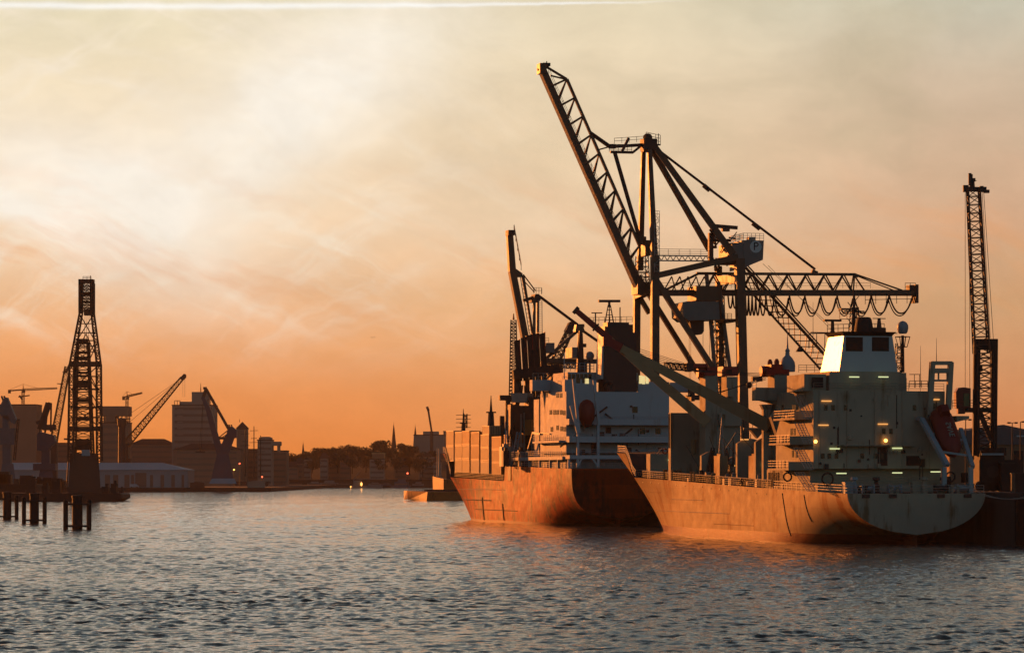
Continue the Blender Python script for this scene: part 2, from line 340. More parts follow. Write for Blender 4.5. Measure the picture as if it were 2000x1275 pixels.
QZ_ = 7.4
def ss(x, a, b):
    x = min(1, max(0, (x - a) / (b - a))); return x * x * (3 - 2 * x)
def make_hull(Lw, beam, stern_T, sheer, ub, fc, rake, tdepth, poop=None, boot=1.4, flare=0.72, nst=2.0):
    """port/starboard shell as one surface; returns hull, boot-top, transom and deck builders"""
    Bh = beam / 2
    def T(u):
        h = stern_T + sheer * max(0, u / Lw) ** 1.15 + fc * ss(u, ub, ub + 3.4)
        if poop: h += poop[1] * (1 - ss(u, poop[0], poop[0] + 1.2))
        return h
    def halfdeck(u, Le):
        s = u / Le
        b = Bh * (0.955 + 0.045 * ss(s, 0, 0.18))
        if s > flare: b *= max(0.0, 1 - ((s - flare) / (1 - flare)) ** 3.2)
        return b
    def halfwl(u):
        s = u / Lw
        if s > 0.58: return max(0.0, 1 - ((s - 0.58) / 0.42) ** 1.7)
        return 1.0
    us = sorted(set([0, .6, 1.5, 3, 5, 7.5, 10, 13, 16, 20, 25, 30, 36, 43, 50, 58, 66, 74, 82, 90, 96, 100] + [ub - 1, ub, ub + .85, ub + 1.7, ub + 2.55, ub + 3.4, ub + 5] +
                    ([poop[0] - .5, poop[0], poop[0] + .4, poop[0] + .8, poop[0] + 1.2, poop[0] + 2] if poop else []) + [Lw * f for f in (.84, .87, .9, .92, .94, .955, .97, .98, .99, .996, 1.0)]))
    us = [u for u in us if u <= Lw]
    NW = 18
    rows = []
    for u in us:
        t = T(u); row = []
        s = u / Lw
        D = tdepth + (t + 5 - tdepth) * ss(u, 0, Lw * 0.27)       # section depth from deck down
        n = nst + (7.0 - nst) * ss(u, 2, Lw * 0.40)
        for j in range(NW + 1):
            w = t - (t + 2.2) * (j / NW)                          # from the deck to 2.2 m under water
            rk = rake * max(0, w / 16.0) * ss(s, 0.55, 1.0)
            uu = u + rk
            bd = halfdeck(u, Lw)
            q = (t - w) / D
            fo = (1 - q ** n) ** (1 / n) if q < 1 else 0.0        # full after-body section
            wl = halfwl(u)
            f = max(0, min(1, w / t))
            fb = wl + (1 - wl) * f ** 1.25
            if s > 0.97: bd_ = max(bd, 0.0)
            b = bd * fo * (fb if s > 0.5 else 1)
            if s > 0.5:
                b = bd * fo * fb
            row.append((uu, max(b, 0.02), w))
        rows.append(row)
    hull, bt, tr, dk = MB(), MB(), MB(), MB()
    for sg in (1, -1):
        for mb, pred in ((hull, lambda w: w > boot), (bt, lambda w: w <= boot)):
            vs, fs = [], []
            # cut every column at the boot line
            for row in rows:
                col = [(u, sg * b, w) for u, b, w in row]
                out = []
                for a, b2 in zip(col, col[1:]):
                    if pred(a[2]): out.append(a)
                    if (a[2] - boot) * (b2[2] - boot) < 0:
                        k2 = (a[2] - boot) / (a[2] - b2[2]); out.append(tuple(a[i] + (b2[i] - a[i]) * k2 for i in range(3)))
                if pred(col[-1][2]): out.append(col[-1])
                out = [Vector(p) for p in out]
                m = 12; L = [0]
                for a, b2 in zip(out, out[1:]): L.append(L[-1] + max(1e-6, (b2.z - a.z) ** 2) ** 0.5)
                for i in range(m + 1):
                    d = L[-1] * i / m; j = 0
                    while j < len(L) - 2 and L[j + 1] < d: j += 1
                    k2 = (d - L[j]) / max(1e-9, L[j + 1] - L[j]); vs.append(out[j].lerp(out[j + 1], min(1, k2)))
            m = 13
            for i in range(len(rows) - 1):
                for j in range(m - 1):
                    q = (i * m + j, (i + 1) * m + j, (i + 1) * m + j + 1, i * m + j + 1)
                    fs.append(q if sg < 0 else q[::-1])
            mb.add(vs, fs)
    r0 = rows[0]
    tp = [(-0.01, b, w) for u, b, w in r0 if w > T(0) - tdepth - 0.4] + [(-0.01, -b, w) for u, b, w in reversed(r0) if w > T(0) - tdepth - 0.4]
    tr.add(tp, [tuple(range(len(tp)))])
    vs = []; fs = []
    for i, (u, row) in enumerate(zip(us, rows)):
        vs += [(row[0][0], row[0][1] - .02, row[0][2] - .06), (row[0][0], -row[0][1] + .02, row[0][2] - .06)]
        if i: fs.append((2 * i - 2, 2 * i - 1, 2 * i + 1, 2 * i))
    dk.add(vs, fs)
    edge = [(row[0][0], row[0][1], row[0][2]) for row in rows]
    def surf(u, w, sg=1):                         # point on the shell at station u, height w
        for (ua_, ra), (ub_, rb) in zip(zip(us, rows), zip(us[1:], rows[1:])):
            if ua_ <= u <= ub_:
                def g(row):
                    for p, q in zip(row, row[1:]):
                        if q[2] <= w <= p[2]: k3 = (p[2] - w) / max(1e-6, p[2] - q[2]); return Vector(p).lerp(Vector(q), k3)
                    return Vector(row[0])
                p = g(ra).lerp(g(rb), (u - ua_) / max(1e-6, ub_ - ua_)); return Vector((p.x, sg * (p.y + .02), w))
        return Vector(rows[-1][0])
    T.surf = surf
    return hull, bt, tr, dk, edge, T
def edge_at(edge, u):
    for a, b in zip(edge, edge[1:]):
        if a[0] <= u <= b[0]: return Vector(a).lerp(Vector(b), (u - a[0]) / max(1e-6, b[0] - a[0]))
    return Vector(edge[-1])
def edge_line(edge, u0, u1, sg=1, inset=0.15, step=4.0):
    n = max(2, int((u1 - u0) / step)); o = []
    for i in range(n + 1):
        p = edge_at(edge, u0 + (u1 - u0) * i / n); o.append(Vector((p.x, sg * (p.y - inset), p.z)))
    return o
def win_row(fr, par, pts, w, h, plane, mt=None, name='window'):
    """small window boxes; plane ('U',u) faces aft, ('V',v) faces port"""
    for px, py in pts:
        mb = MB()
        if plane[0] == 'U':
            p = fr.U(px, py, plane[1]); mb.box(p.x - .05, p.x + .06, p.y - w / 2, p.y + w / 2, p.z - h / 2, p.z + h / 2)
        else:
            p = fr.V(px, py, plane[1]); mb.box(p.x - w / 2, p.x + w / 2, p.y - .06, p.y + .05, p.z - h / 2, p.z + h / 2)
        mb.build(name, mt or M_glass, par)
def tube_lamp(fr, par, px, py, u, mt, wid=1.5):
    p = fr.U(px, py, u)
    MB().box(p.x - .16, p.x + .0, p.y - wid / 2, p.y + wid / 2, p.z - .085, p.z + .085).build('tube_lamp', mt, par)
def text_mesh(name, body, size, mt, par, mtx, ext=0.02):
    cu = bpy.data.curves.new(name, 'FONT'); cu.body = body; cu.size = size; cu.extrude = ext; cu.align_x = 'CENTER'; cu.align_y = 'CENTER'
    tmp = bpy.data.objects.new('tmp_text', cu); COL.objects.link(tmp)
    me = bpy.data.meshes.new_from_object(tmp.evaluated_get(bpy.context.evaluated_depsgraph_get())); bpy.data.objects.remove(tmp); bpy.data.curves.remove(cu)
    me.name = name; me.materials.clear(); me.materials.append(mt)
    o = bpy.data.objects.new(name, me); COL.objects.link(o); o.parent = par; o.matrix_local = mtx; return o
AFT = Matrix(((0, 0, -1, 0), (-1, 0, 0, 0), (0, 1, 0, 0), (0, 0, 0, 1)))   # text facing aft: text x -> -v, y -> w, z -> -u

# ------------------------------------------------------------------ near ship: cream reefer
B = Fr(56.8, 434, -0.239, 0.971)
def ship_near():
    t = thing('refrigerated_cargo_ship', B, 'cream cargo ship with round flat stern and pale deck cranes, nearest of the moored ships', 'ship')
    hull, bt, tr, dk, E, T = make_hull(123, 21.6, 7.3, 2.75, 102.0, 4.1, 9, 5.7, flare=0.845)
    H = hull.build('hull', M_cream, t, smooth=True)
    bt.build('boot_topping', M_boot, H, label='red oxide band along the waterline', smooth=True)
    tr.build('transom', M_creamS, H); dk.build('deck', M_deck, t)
    # draught line and shell seams as thin weld beads
    for w, u0, u1, mt in ((5.9, 66, 84, M_pale), (3.9, 52, 104, M_pale), (7.0, 90, 106, M_cream), (2.2, 40, 60, M_cream)):
        MB().path([T.surf(u0 + (u1 - u0) * i / 10, w) for i in range(11)], .045, 4).build('weld_bead', mt, H)
    for u, w0, w1 in ((17, 3.2, 7.0), (26.5, 1.0, 7.2)): MB().path([T.surf(u - (w1 - w) * .45, w) for w in [w0 + (w1 - w0) * i / 8 for i in range(9)]], .08, 4).build('shell_seam', M_dark, H)
    rr = random.Random(2)
    for i in range(16):                           # scuppers with rust below
        u = 34 + i * 4.6; p = T.surf(u, T(u) - rr.uniform(.5, .9)); MB().box(p.x - .18, p.x + .18, p.y - .1, p.y + .03, p.z - .1, p.z + .1).build('scupper', M_dark, H)
    # rails: main deck, stern, forecastle bulwark top
    MB().rail(edge_line(E, 32, 101), 1.2, 1.6, 0.04, 4).build('railing', M_dark, t); MB().path([p + Vector((0, 0, 1.25)) for p in edge_line(E, 32, 101)], .06, 4).build('top_rail', M_pale, t)  # top rail made pale to stand in for its sunlit edge
    r2 = MB().rail(edge_line(E, 0.3, 31), 1.15, 2.0, 0.04, 3)
    r2.rail([(0.3, 10.2 - 20.4 * i / 8, 7.3) for i in range(9)], 1.15, 2.4, 0.045, 3); r2.build('railing', M_pale, t)
    fr_ = MB().rail(edge_line(E, 105, 121.8, 1, .1, 2.0), 1.25, 0.9, 0.05, 4); fr_.rail(edge_line(E, 105, 121.8, -1, .1, 2.0), 1.25, 1.2, 0.05, 4)
    fr_.rail([edge_line(E, 105, 121)[0], edge_line(E, 105, 121, -1)[0]], 1.25, 1.5, 0.05, 3); fr_.build('railing', M_pale, t)
    for px in (1298, 1314, 1351, 1357, 1392): # pale fairlead posts at the rail
        p = B.V(px, 940, 10.6); e = edge_at(E, p.x)
        MB().lathe((p.x, e.y - .3, e.z - .1), [(.32, 0), (.32, 1.5), (.42, 1.5), (.42, 1.75), (.2, 1.8)], 8).build('vent_post', M_cream, t)
    # ---- superstructure
    ua = 13.5
    zc = lambda py: B.U(1700, py, ua).z
    vL, vR = 10.55, -9.6
    z0, z1, z2, z3 = 7.2, zc(868), zc(763), zc(725)
    hs = MB()
    hs.box(ua - 0.0, 30, vR, vL, zc(915), z2)                  # main tower of cabins
    hs.box(ua + 1.6, 32, vR, vL - .05, z1 - 5.8, zc(915) - .003)            # recessed tier
    hs.box(ua - 1.5, 34.5, vR - .6, 10.45, z0, z1 - 5.8 - .003)
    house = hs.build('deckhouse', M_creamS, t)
    # rounded forward corners of the lit port side
    ro = MB()
    for uu in (30.0,):
        ro.lathe((uu, vL - 1.6, zc(915)), [(1.58, 0), (1.58, z2 - zc(915) - .9), (1.2, z2 - zc(915) - .3), (.5, z2 - zc(915))], 16)
    ro.build('rounded_corner', M_creamS, house, smooth=True)
    # shadowed gallery between tiers
    MB().box(ua - 1.1, ua + .02, -4.5, 7.2, zc(871), zc(869)).build('gallery_canopy', M_creamS, house)
    for x0, x1, y0, y1 in ((1714, 1733, 873, 909), (1770, 1795, 890, 909), (1797, 1806, 896, 912), (1842, 1850, 930, 950), (1877, 1893, 923, 942)):
        a, b = B.U(x0, y0, ua), B.U(x1, y1, ua); MB().box(ua - (1.56 if y0 > 915 else .06), ua + .05, b.y, a.y, b.z, a.z).build('doorway', M_soot, house)
    top = MB()
    top.box(ua + 1.0, 27, B.U(1757, 740, ua + 1).y, B.U(1620, 740, ua + 1).y, z2 - .05, z3)
    top.box(ua + 2.0, 26.5, B.U(1757, 740, ua + 1).y - .003, B.U(1775, 740, ua + 1).y, z2 - .05, z3 - .1)
    top.box(ua + 1.4, ua + 9, B.U(1620, 740, ua).y + .01, B.U(1577, 740, ua).y, z2 - .05, zc(731))
    top.build('upper_deckhouse', M_creamS, house)
    MB().box(ua + .9, ua + .99, B.U(1612, 740, ua).y, B.U(1590, 740, ua).y, zc(757), zc(737)).build('door_recess', M_soot, house)
    # windows aft
    wp = [(1613, 796), (1627, 796), (1652, 796), (1786, 796), (1814, 793), (1823, 793), (1726, 842), (1740, 842)]
    win_row(B, house, wp, .52, .78, ('U', ua))
    win_row(B, house, [(1607, 890), (1620, 890), (1634, 890), (1684, 890), (1710, 890), (1723, 890)], .5, .72, ('U', ua - .06))
    win_row(B, house, [(1661, 801), (1629, 835), (1624, 866), (1752, 826), (1890, 800)], .35, .35, ('U', ua), M_dark, 'scupper')
    # windows on the lit side (narrow)
    wl = [(1529, 797), (1549, 797), (1553, 797), (1562, 800), (1531, 812), (1540, 812), (1549, 813), (1529, 858), (1535, 859), (1541, 860), (1546, 843), (1552, 843), (1533, 905), (1549, 886), (1556, 887)]
    win_row(B, house, wl, .8, 1.0, ('V', vL))
    # wing platforms on the port side, seen edge-on
    for i, (py, ov) in enumerate(((819, 1.5), (868, 2.2), (918, 2.4))):
        z = B.V(1600, py, vL).z
        z = zc(py)
        pb = MB(); pb.prism([(ua + .3, vL + .003, z), (ua + 4.0, vL + ov, z), (27, vL + ov, z), (27, vL + .003, z)], (0, 0, .28))
        pb.prism([(ua + 4.0, vL + ov, z + .28), (ua + .3, vL + .003, z + .28), (ua + .3, vL + .1, z + .28), (ua + 4.0, vL + ov - .12, z + .28)], (0, 0, .95))
        pb.build('side_platform', M_creamS, house)
        MB().rail([(ua + 4.2, vL + ov - .1, z + .28), (27, vL + ov - .1, z + .28)], 1.1, 1.6, .045, 3).build('side_railing', M_pale, house)
    # zigzag ladders up the lit side
    for (pa, pb_, v) in (((1578, 818), (1556, 770), 1.2), ((1576, 866), (1558, 826), 1.6), ((1578, 915), (1556, 874), 1.8), ((1582, 958), (1558, 922), 2.0)):
        a = B.V(*pa, vL + v); b = B.V(*pb_, vL + v)
        MB().ladder(a, b, .9, (0, 1, 0), 12, .06).ladder(a + Vector((0, -.5, 0)), b + Vector((0, -.5, 0)), .9, (0, 1, 0), 12, .06).build('stair', M_pale, house)
    # lower side house by the rail with vertical bars
    lb = MB(); p = B.V(1504, 920, 10.0)
    lb.box(27, 34.6, 9.2, 10.5, 7.6, zc(917) - .01); lb.build('side_locker', M_creamS, house)
    bars = MB()
    for i in range(6): bars.box(29 + i * .9, 29.25 + i * .9, 10.5, 10.62, 8.2, zc(922))
    bars.build('vent_bars', M_soot, house)
    # bridge wing, open to port, on its bracket
    wg = MB(); a = B.U(1470, 757, 31); b = B.U(1590, 783, 31)
    wg.box(29.5, 31.3, 6, a.y, b.z, a.z); wg.prism([(30, 10.4, b.z - 5.2), (30, 10.4, b.z), (30, a.y - 1, b.z), (30, a.y - 4, b.z - .7), (30, 11.4, b.z - 2.4)], (1.2, 0, 0))
    wg.build('bridge_wing', M_creamS, house)
    MB().rail([(29.6, a.y - .1, a.z), (31.2, a.y - .1, a.z)], 1.0, 1.2, .04, 2).build('side_railing', M_pale, house)
    wh = MB(); wh.box(27.05, 33.5, B.U(1757, 740, 30).y, 6.2, z2, zc(731)); wh.build('wheelhouse', M_creamS, house)
    win_row(B, house, [(1558, 745), (1568, 745), (1574, 745)], .45, 1.1, ('U', 27.0))
    # rails and clutter along the after deck edges
    zt_ = z2; MB().rail([(ua + .1, vL - .1, zt_), (ua + .1, vR + .1, zt_)], 1.1, 1.8, .035, 3).build('deck_railing', M_creamS, house)
    MB().rail([(ua - 1.4, 9.8, z1 - 5.8), (ua - 1.4, vR - .4, z1 - 5.8)], 1.1, 1.8, .035, 3).build('deck_railing', M_creamS, house)
    rr = random.Random(21)
    for i in range(30):
        x, y = rr.uniform(1596, 1848), rr.choice([rr.uniform(768, 862), rr.uniform(876, 912), rr.uniform(880, 912)]); p = B.U(x, y, ua - .02); s = rr.uniform(.12, .4)
        k2 = i % 3; mb = MB()
        if k2 == 0: mb.tube(p, p - Vector((0, 0, rr.uniform(1.5, 5))), .07)
        elif k2 == 1: mb.box(p.x - .25, p.x + .01, p.y - s, p.y + s, p.z - s, p.z + s * 1.3)
        else: mb.lathe(p, [(s, 0), (s, s), (s * .4, s * 1.6)], 8)
        mb.build(('drain_pipe', 'junction_box', 'vent_cowl')[k2], rr.choice([M_dark, M_creamS, M_dark]), house)
    for i in range(5):
        x = 1600 + i * 54; p = B.U(x, 767, ua); MB().tube((ua - .06, p.y, z2), (ua - .06, p.y, zc(915)), .06).build('drain_pipe', M_creamS, house)
    # lamps
    for px, py in ((1668, 736), (1725, 736), (1630, 876), (1752, 875), (1643, 924), (1752, 923), (1827, 921)): tube_lamp(B, house, px, py, ua - (0.05 if py < 900 else 1.55), M_tube_g)
    for px, py in ((1614, 783), (1825, 780), (1608, 830), (1724, 828)): tube_lamp(B, house, px, py, ua - .05, M_tube_o)
    for px, py in ((1593, 862), (1730, 860)):
        p = B.U(px, py, ua - .5); MB().ball(p, .26).build('flood_lamp', M_bulb, house)
    # clutter aft: winches, bollards, drums, hose reels
    rr = random.Random(5)
    for i in range(16):
        v = -9.5 + i * 1.25 + rr.uniform(-.3, .3); u = rr.uniform(1.5, 8); s = rr.uniform(.5, 1.0); mb = MB()
        k2 = i % 4
        if k2 == 0: mb.tube((u, v - .8, 8.0), (u, v + .8, 8.0), .6 * s, n=10); mb.box(u - .5, u + .5, v - 1.0, v - .8, 7.2, 8.6); mb.box(u - .5, u + .5, v + .8, v + 1.0, 7.2, 8.6); nm = 'mooring_winch'
        elif k2 == 1: mb.lathe((u, v, 7.2), [(.25, 0), (.25, .9), (.36, .95), (.36, 1.1)], 8); mb.lathe((u, v + .9, 7.2), [(.25, 0), (.25, .9), (.36, .95), (.36, 1.1)], 8); mb.box(u - .3, u + .3, v - .4, v + 1.3, 7.2, 7.3); nm = 'bollard'
        elif k2 == 2: mb.lathe((u, v, 7.2), [(.5, 0), (.5, 1.2), (.3, 1.5), (.3, 1.9), (.6, 2.0), (.5, 2.4)], 8); nm = 'ventilator'
        else: mb.box(u - .5, u + .5, v - .6, v + .6, 7.2, 7.2 + 1.6 * s); mb.box(u - .6, u + .6, v - .7, v + .7, 7.2 + 1.6 * s, 7.35 + 1.6 * s); nm = 'deck_locker'
        mb.build(nm, rr.choice([M_creamS, M_dark, M_blueg]), t)
    for px, py, r0 in ((1616, 935, .85), (1856, 931, .7), (1538, 931, .6)):   # hose reels / life rings on bulkheads
        p = B.U(px, py, ua - 1.62); mb = MB()
        for i in range(12):
            a1, a2 = 2 * math.pi * i / 12, 2 * math.pi * (i + 1) / 12
            mb.tube(p + Vector((-.1, math.cos(a1), math.sin(a1))) * r0, p + Vector((-.1, math.cos(a2), math.sin(a2))) * r0, .13)
        mb.build('hose_reel', M_soot, house)
    wgs = MB(); a = B.U(1893, 812, ua + 1); b = B.U(1868, 824, ua + 1); wgs.prism([(ua + 1, b.y, a.z), (ua + 1, a.y, a.z), (ua + 1, a.y, a.z - .4), (ua + 1, b.y, b.z)], (6, 0, 0)); wgs.build('side_platform', M_creamS, house)
    for k2, (v0, v1) in enumerate(((9.2, 14.5), (-9.2, -13.4), (-8.0, -13.5))):     # mooring lines to the quay and river
        a = Vector((.1, v0, 7.5)); b = Vector((-9 - 5 * k2, -13.2, QZ_ + .6)) if v0 < 0 else None
        if b: MB().path([a.lerp(b, i / 8) - Vector((0, 0, 1.2 * math.sin(math.pi * i / 8))) for i in range(9)], .06, 4).build('mooring_line', M_pale, t)
    for v in (-7.6, -3.6, 3.6, 7.6): MB().box(-.2, .25, v - .55, v + .55, 6.7, 7.22).build('fairlead', M_dark, t)
    # ---- funnel
    uf = ua + 1.1
    fz0, fz1 = z3 - .02, B.U(1700, 656, uf).z
    a0, a1 = B.U(1639, 727, uf).y, B.U(1753, 727, uf).y; b0, b1 = B.U(1648, 656, uf).y, B.U(1743, 656, uf).y
    fn = MB().hexa([(uf, a1, fz0), (uf + 8.2, a1, fz0), (uf + 8.2, a0, fz0), (uf, a0, fz0), (uf, b1, fz1), (uf + 6.6, b1, fz1), (uf + 6.6, b0, fz1), (uf, b0, fz1)]).build('funnel', M_funnel, t)
    cz = B.U(1700, 648, uf).z
    MB().hexa([(uf - .05, b1 + .1, fz1), (uf + 6.7, b1 + .1, fz1), (uf + 6.7, b0 - .1, fz1), (uf - .05, b0 - .1, fz1), (uf - .4, b1 - .45, cz), (uf + 7, b1 - .45, cz), (uf + 7, b0 + .45, cz), (uf - .4, b0 + .45, cz)]).build('funnel_cap', M_soot, fn)
    for x0, x1 in ((1652, 1685), (1703, 1736)):
        p, q = B.U(x0, 658, uf), B.U(x1, 686, uf); lv = MB().box(uf - .04, uf + .1, p.y, q.y, q.z, p.z)
        for i in range(4): z = q.z + (p.z - q.z) * (i + .5) / 4; lv.box(uf - .16, uf - .03, p.y - .05, q.y + .05, z - .06, z + .06)
        lv.build('louvre_panel', M_soot, fn)
    ep = B.U(1690, 650, uf + 2)
    MB().lathe((uf + 2.6, ep.y, cz - .1), [(1.45, 0), (1.4, .6), (1.15, 2.0), (.95, 2.3), (.7, 2.35)], 12).box(uf + 1.5, uf + 4, ep.y - 3.0, ep.y - 1.0, cz - .05, cz + .7).build('exhaust_pipe', M_soot, fn, smooth=True)
    # ---- radar mast, signal mast and yards
    def mast(px, ptop, pbase, r0, u, nm, yards, mt=M_dark):
        a, b = B.U(px, pbase, u), B.U(px, ptop, u); mb = MB().tube(a, b, r0, r0 * .45, 8)
        for py, l, rr2 in yards:
            q = B.U(px, py, u); mb.beam(q + Vector((0, l, 0)), q - Vector((0, l, 0)), rr2, rr2)
        return mb, a, b
    mb, a, b = mast(1668, 566, 700, .38, 24, 'mast', ((608, 1.6, .2), (650, 6.8, .12)))
    for k2 in range(7): mb.tube(a.lerp(b, .1 + k2 * .12), a.lerp(b, .22 + k2 * .12) + Vector((0, 1.0 if k2 % 2 else -1, 0)), .06)
    mb.lattice(B.U(1669, 690, 24), B.U(1669, 600, 24), 1.6, .9, 9, .07, .05)
    mb.box(23.4, 24.6, B.U(1668, 0, 24).y - .4, B.U(1640, 0, 24).y, B.U(0, 605, 24).z, B.U(0, 602, 24).z)
    mb.rail([B.U(1640, 602, 24), B.U(1668, 602, 24)], -1.6, 1.0, .05, 2)
    mb.build('signal_mast', M_dark, t)
    mb, a, b = mast(1626, 628, 705, .55, 29, 'mast', ())
    mb.box(28.6, 29.4, B.U(1609, 0, 29).y, B.U(1642, 0, 29).y, B.U(0, 628, 29).z, B.U(0, 624, 29).z)
    mb.ball(a.lerp(b, .55), .8, 1.3); mb.build('radar_mast', M_dark, t)
    mb = MB().beam(B.U(1580, 651, 30), B.U(1622, 651, 30), .14)
    for px in (1580, 1595, 1611): mb.tube(B.U(px, 651, 30), B.U(px, 680, 30), .05, .09)
    mb.build('aerial_yard', M_dark, t)
    mb, a, b = mast(1717, 621, 650, .5, 20, 'mast', ((622, 1.0, .12),)); mb.rail([B.U(1700, 648, 20), B.U(1727, 648, 20)], 1.2, .8, .05, 2); mb.build('stub_mast', M_dark, t)
    MB().rail([B.U(1616, 650, 26), B.U(1668, 648, 26)], 1.2, .9, .05, 2).build('mast_railing', M_dark, t); MB().rail([B.U(1560, 727, 28), B.U(1622, 727, 28)], 1.1, 1.2, .04, 3).build('mast_railing', M_dark, t)
    # radome on its lattice post
    a = B.U(1763, 727, 22); b = B.U(1763, 655, 22); mb = MB().tube(a, b, .3, .22)
    mb.lattice(a + Vector((0, .7, 0)), b + Vector((0, .5, -1.2)), .9, .9, 6, .06, .05)
    for i in range(8):
        a1, a2 = 2 * math.pi * i / 8, 2 * math.pi * (i + 1) / 8
        p1 = Vector((math.cos(a1), math.sin(a1), 0)); p2 = Vector((math.cos(a2), math.sin(a2), 0)); zb = Vector((0, 0, -1.5)); zm = b + Vector((0, 0, -.2))
        mb.tube(zm + p1 * 1.15, zm + p2 * 1.15, .05); mb.tube(zm + p1 * .7 + zb, zm + p2 * .7 + zb, .05); mb.tube(zm + p1 * 1.15, zm + p1 * .7 + zb, .05)
    rm = mb.build('radome_post', M_dark, t)
    c = B.U(1763, 639, 22); MB().lathe(c + Vector((0, 0, -.95)), [(.55, 0), (.72, .25), (.84, .8), (.82, 1.2), (.62, 1.6), (.3, 1.82), (.05, 1.88)], 16).build('radome', M_radome, rm, smooth=True)
    for px, y0, y1 in ((1798, 755, 675), (1829, 708, 660), (1588, 690, 590)): 
        MB().tube(B.U(px, y0, 18), B.U(px, y1, 18), .06, .02).build('whip_aerial', M_dark, t)
    MB().rail([B.U(1776, 757, 17), B.U(1812, 757, 17)], 1.0, 1.0, .05, 2).beam(B.U(1776, 731, 17), B.U(1797, 731, 17), .1).tube(B.U(1786, 731, 17), B.U(1786, 757, 17), .05).tube(B.U(1796, 731, 17), B.U(1796, 757, 17), .05).build('roof_railing', M_dark, t)
    # ---- lifeboat launching ramp, starboard quarter
    ul = 9.0
    A1, A2 = B.U(1800, 818, ul + 3), B.U(1850, 909, ul - 4); C1, C2 = B.U(1876, 838, ul + 3), B.U(1900, 912, ul - 4)
    rp = MB().beam(A1, A2, .75, .55).beam(C1, C2, .55, .55).beam(A1, A1 + Vector((3, .3, .2)), .5)
    for x in (1844, 1896): rp.beam(B.U(x, 912, ul - 4), B.U(x, 963, ul - 4), .62, .5)
    rp.beam(B.U(1844, 952, ul - 4), B.U(1896, 952, ul - 4), .4, .35)
    rp.beam(A1.lerp(A2, .3), C1.lerp(C2, .3), .3).beam(A1.lerp(A2, .7), C1.lerp(C2, .7), .3)
    rp.build('launching_ramp', M_blueg, t)
    G = MB(); g = lambda x, y: B.U(x, y, 12.5)
    G.beam(g(1815, 818), g(1821, 707), .75, .6).beam(g(1852, 800), g(1857, 707), .75, .6).beam(g(1819, 709), g(1859, 709), .55).beam(g(1820, 724), g(1856, 724), .75, .7).beam(g(1818, 743), g(1856, 743), .3)
    G.tube(g(1833, 726), g(1833, 743), .14).tube(g(1850, 726), g(1850, 743), .14)
    G.build('lifting_frame', M_creamS, t)
    return t, E, T, house
shipB, EB, TB, houseB = ship_near()

def lifeboat_near():
    fr = B; a = fr.U(1832, 800, 12.2); b = fr.U(1864, 892, 7.2)
    t = thing('lifeboat', B, 'dark red enclosed lifeboat sloping stern-down on the ramp of the cream ship', 'lifeboat')
    ax = (b - a); L = ax.length; ax.normalize(); sd = Vector((0, -1, 0)); sd = (sd - ax * sd.dot(ax)).normalized(); nz = sd.cross(ax).normalized()
    if nz.x > 0: nz = -nz
    vs = []; fs = []; N = 12; prof = [(0, .25), (.06, .72), (.16, .95), (.35, 1.0), (.65, 1.0), (.82, .86), (.93, .55), (1.0, .12)]
    for f, s in prof:
        for i in range(N):
            th = 2 * math.pi * i / N; x = math.cos(th); y = math.sin(th)
            vs.append(a + ax * L * f + sd * x * 1.75 * s * (1 if abs(y) < .8 else .9) + nz * y * 1.55 * s)
    for j in range(len(prof) - 1):
        for i in range(N): fs.append((j * N + i, j * N + (i + 1) % N, (j + 1) * N + (i + 1) % N, (j + 1) * N + i))
    fs += [tuple(range(N - 1, -1, -1)), tuple((len(prof) - 1) * N + i for i in range(N))]
    hb = MB().add(vs, fs).build('boat_hull', M_lifered, t, smooth=True)
    cv = MB(); c0 = a + ax * L * .16 + nz * 1.35
    cv.hexa([c0 - sd * .8 - ax * .9, c0 + sd * .8 - ax * .9, c0 + sd * .8 + ax * .9, c0 - sd * .8 + ax * .9] + [c0 + nz * .9 + sd * s1 * .55 + ax * s2 * .6 for s1, s2 in ((-1, -1), (1, -1), (1, 1), (-1, 1))])
    cv.build('conning_hatch', M_lifered, t)
    mb = MB()
    for s in (-1, 1): mb.beam(a + ax * L * .1 + sd * s * 1.74, a + ax * L * .85 + sd * s * 1.66, .14)
    mb.build('fender_rail', M_dark, t)
    cx = a + ax * L * .56 + nz * 1.6
    mtx = Matrix((( ax.x, -sd.x, nz.x, cx.x), (ax.y, -sd.y, nz.y, cx.y), (ax.z, -sd.z, nz.z, cx.z), (0, 0, 0, 1)))
    text_mesh('hull_lettering', 'SAVE', 1.15, M_pale, hb, mtx, .05)
lifeboat_near()

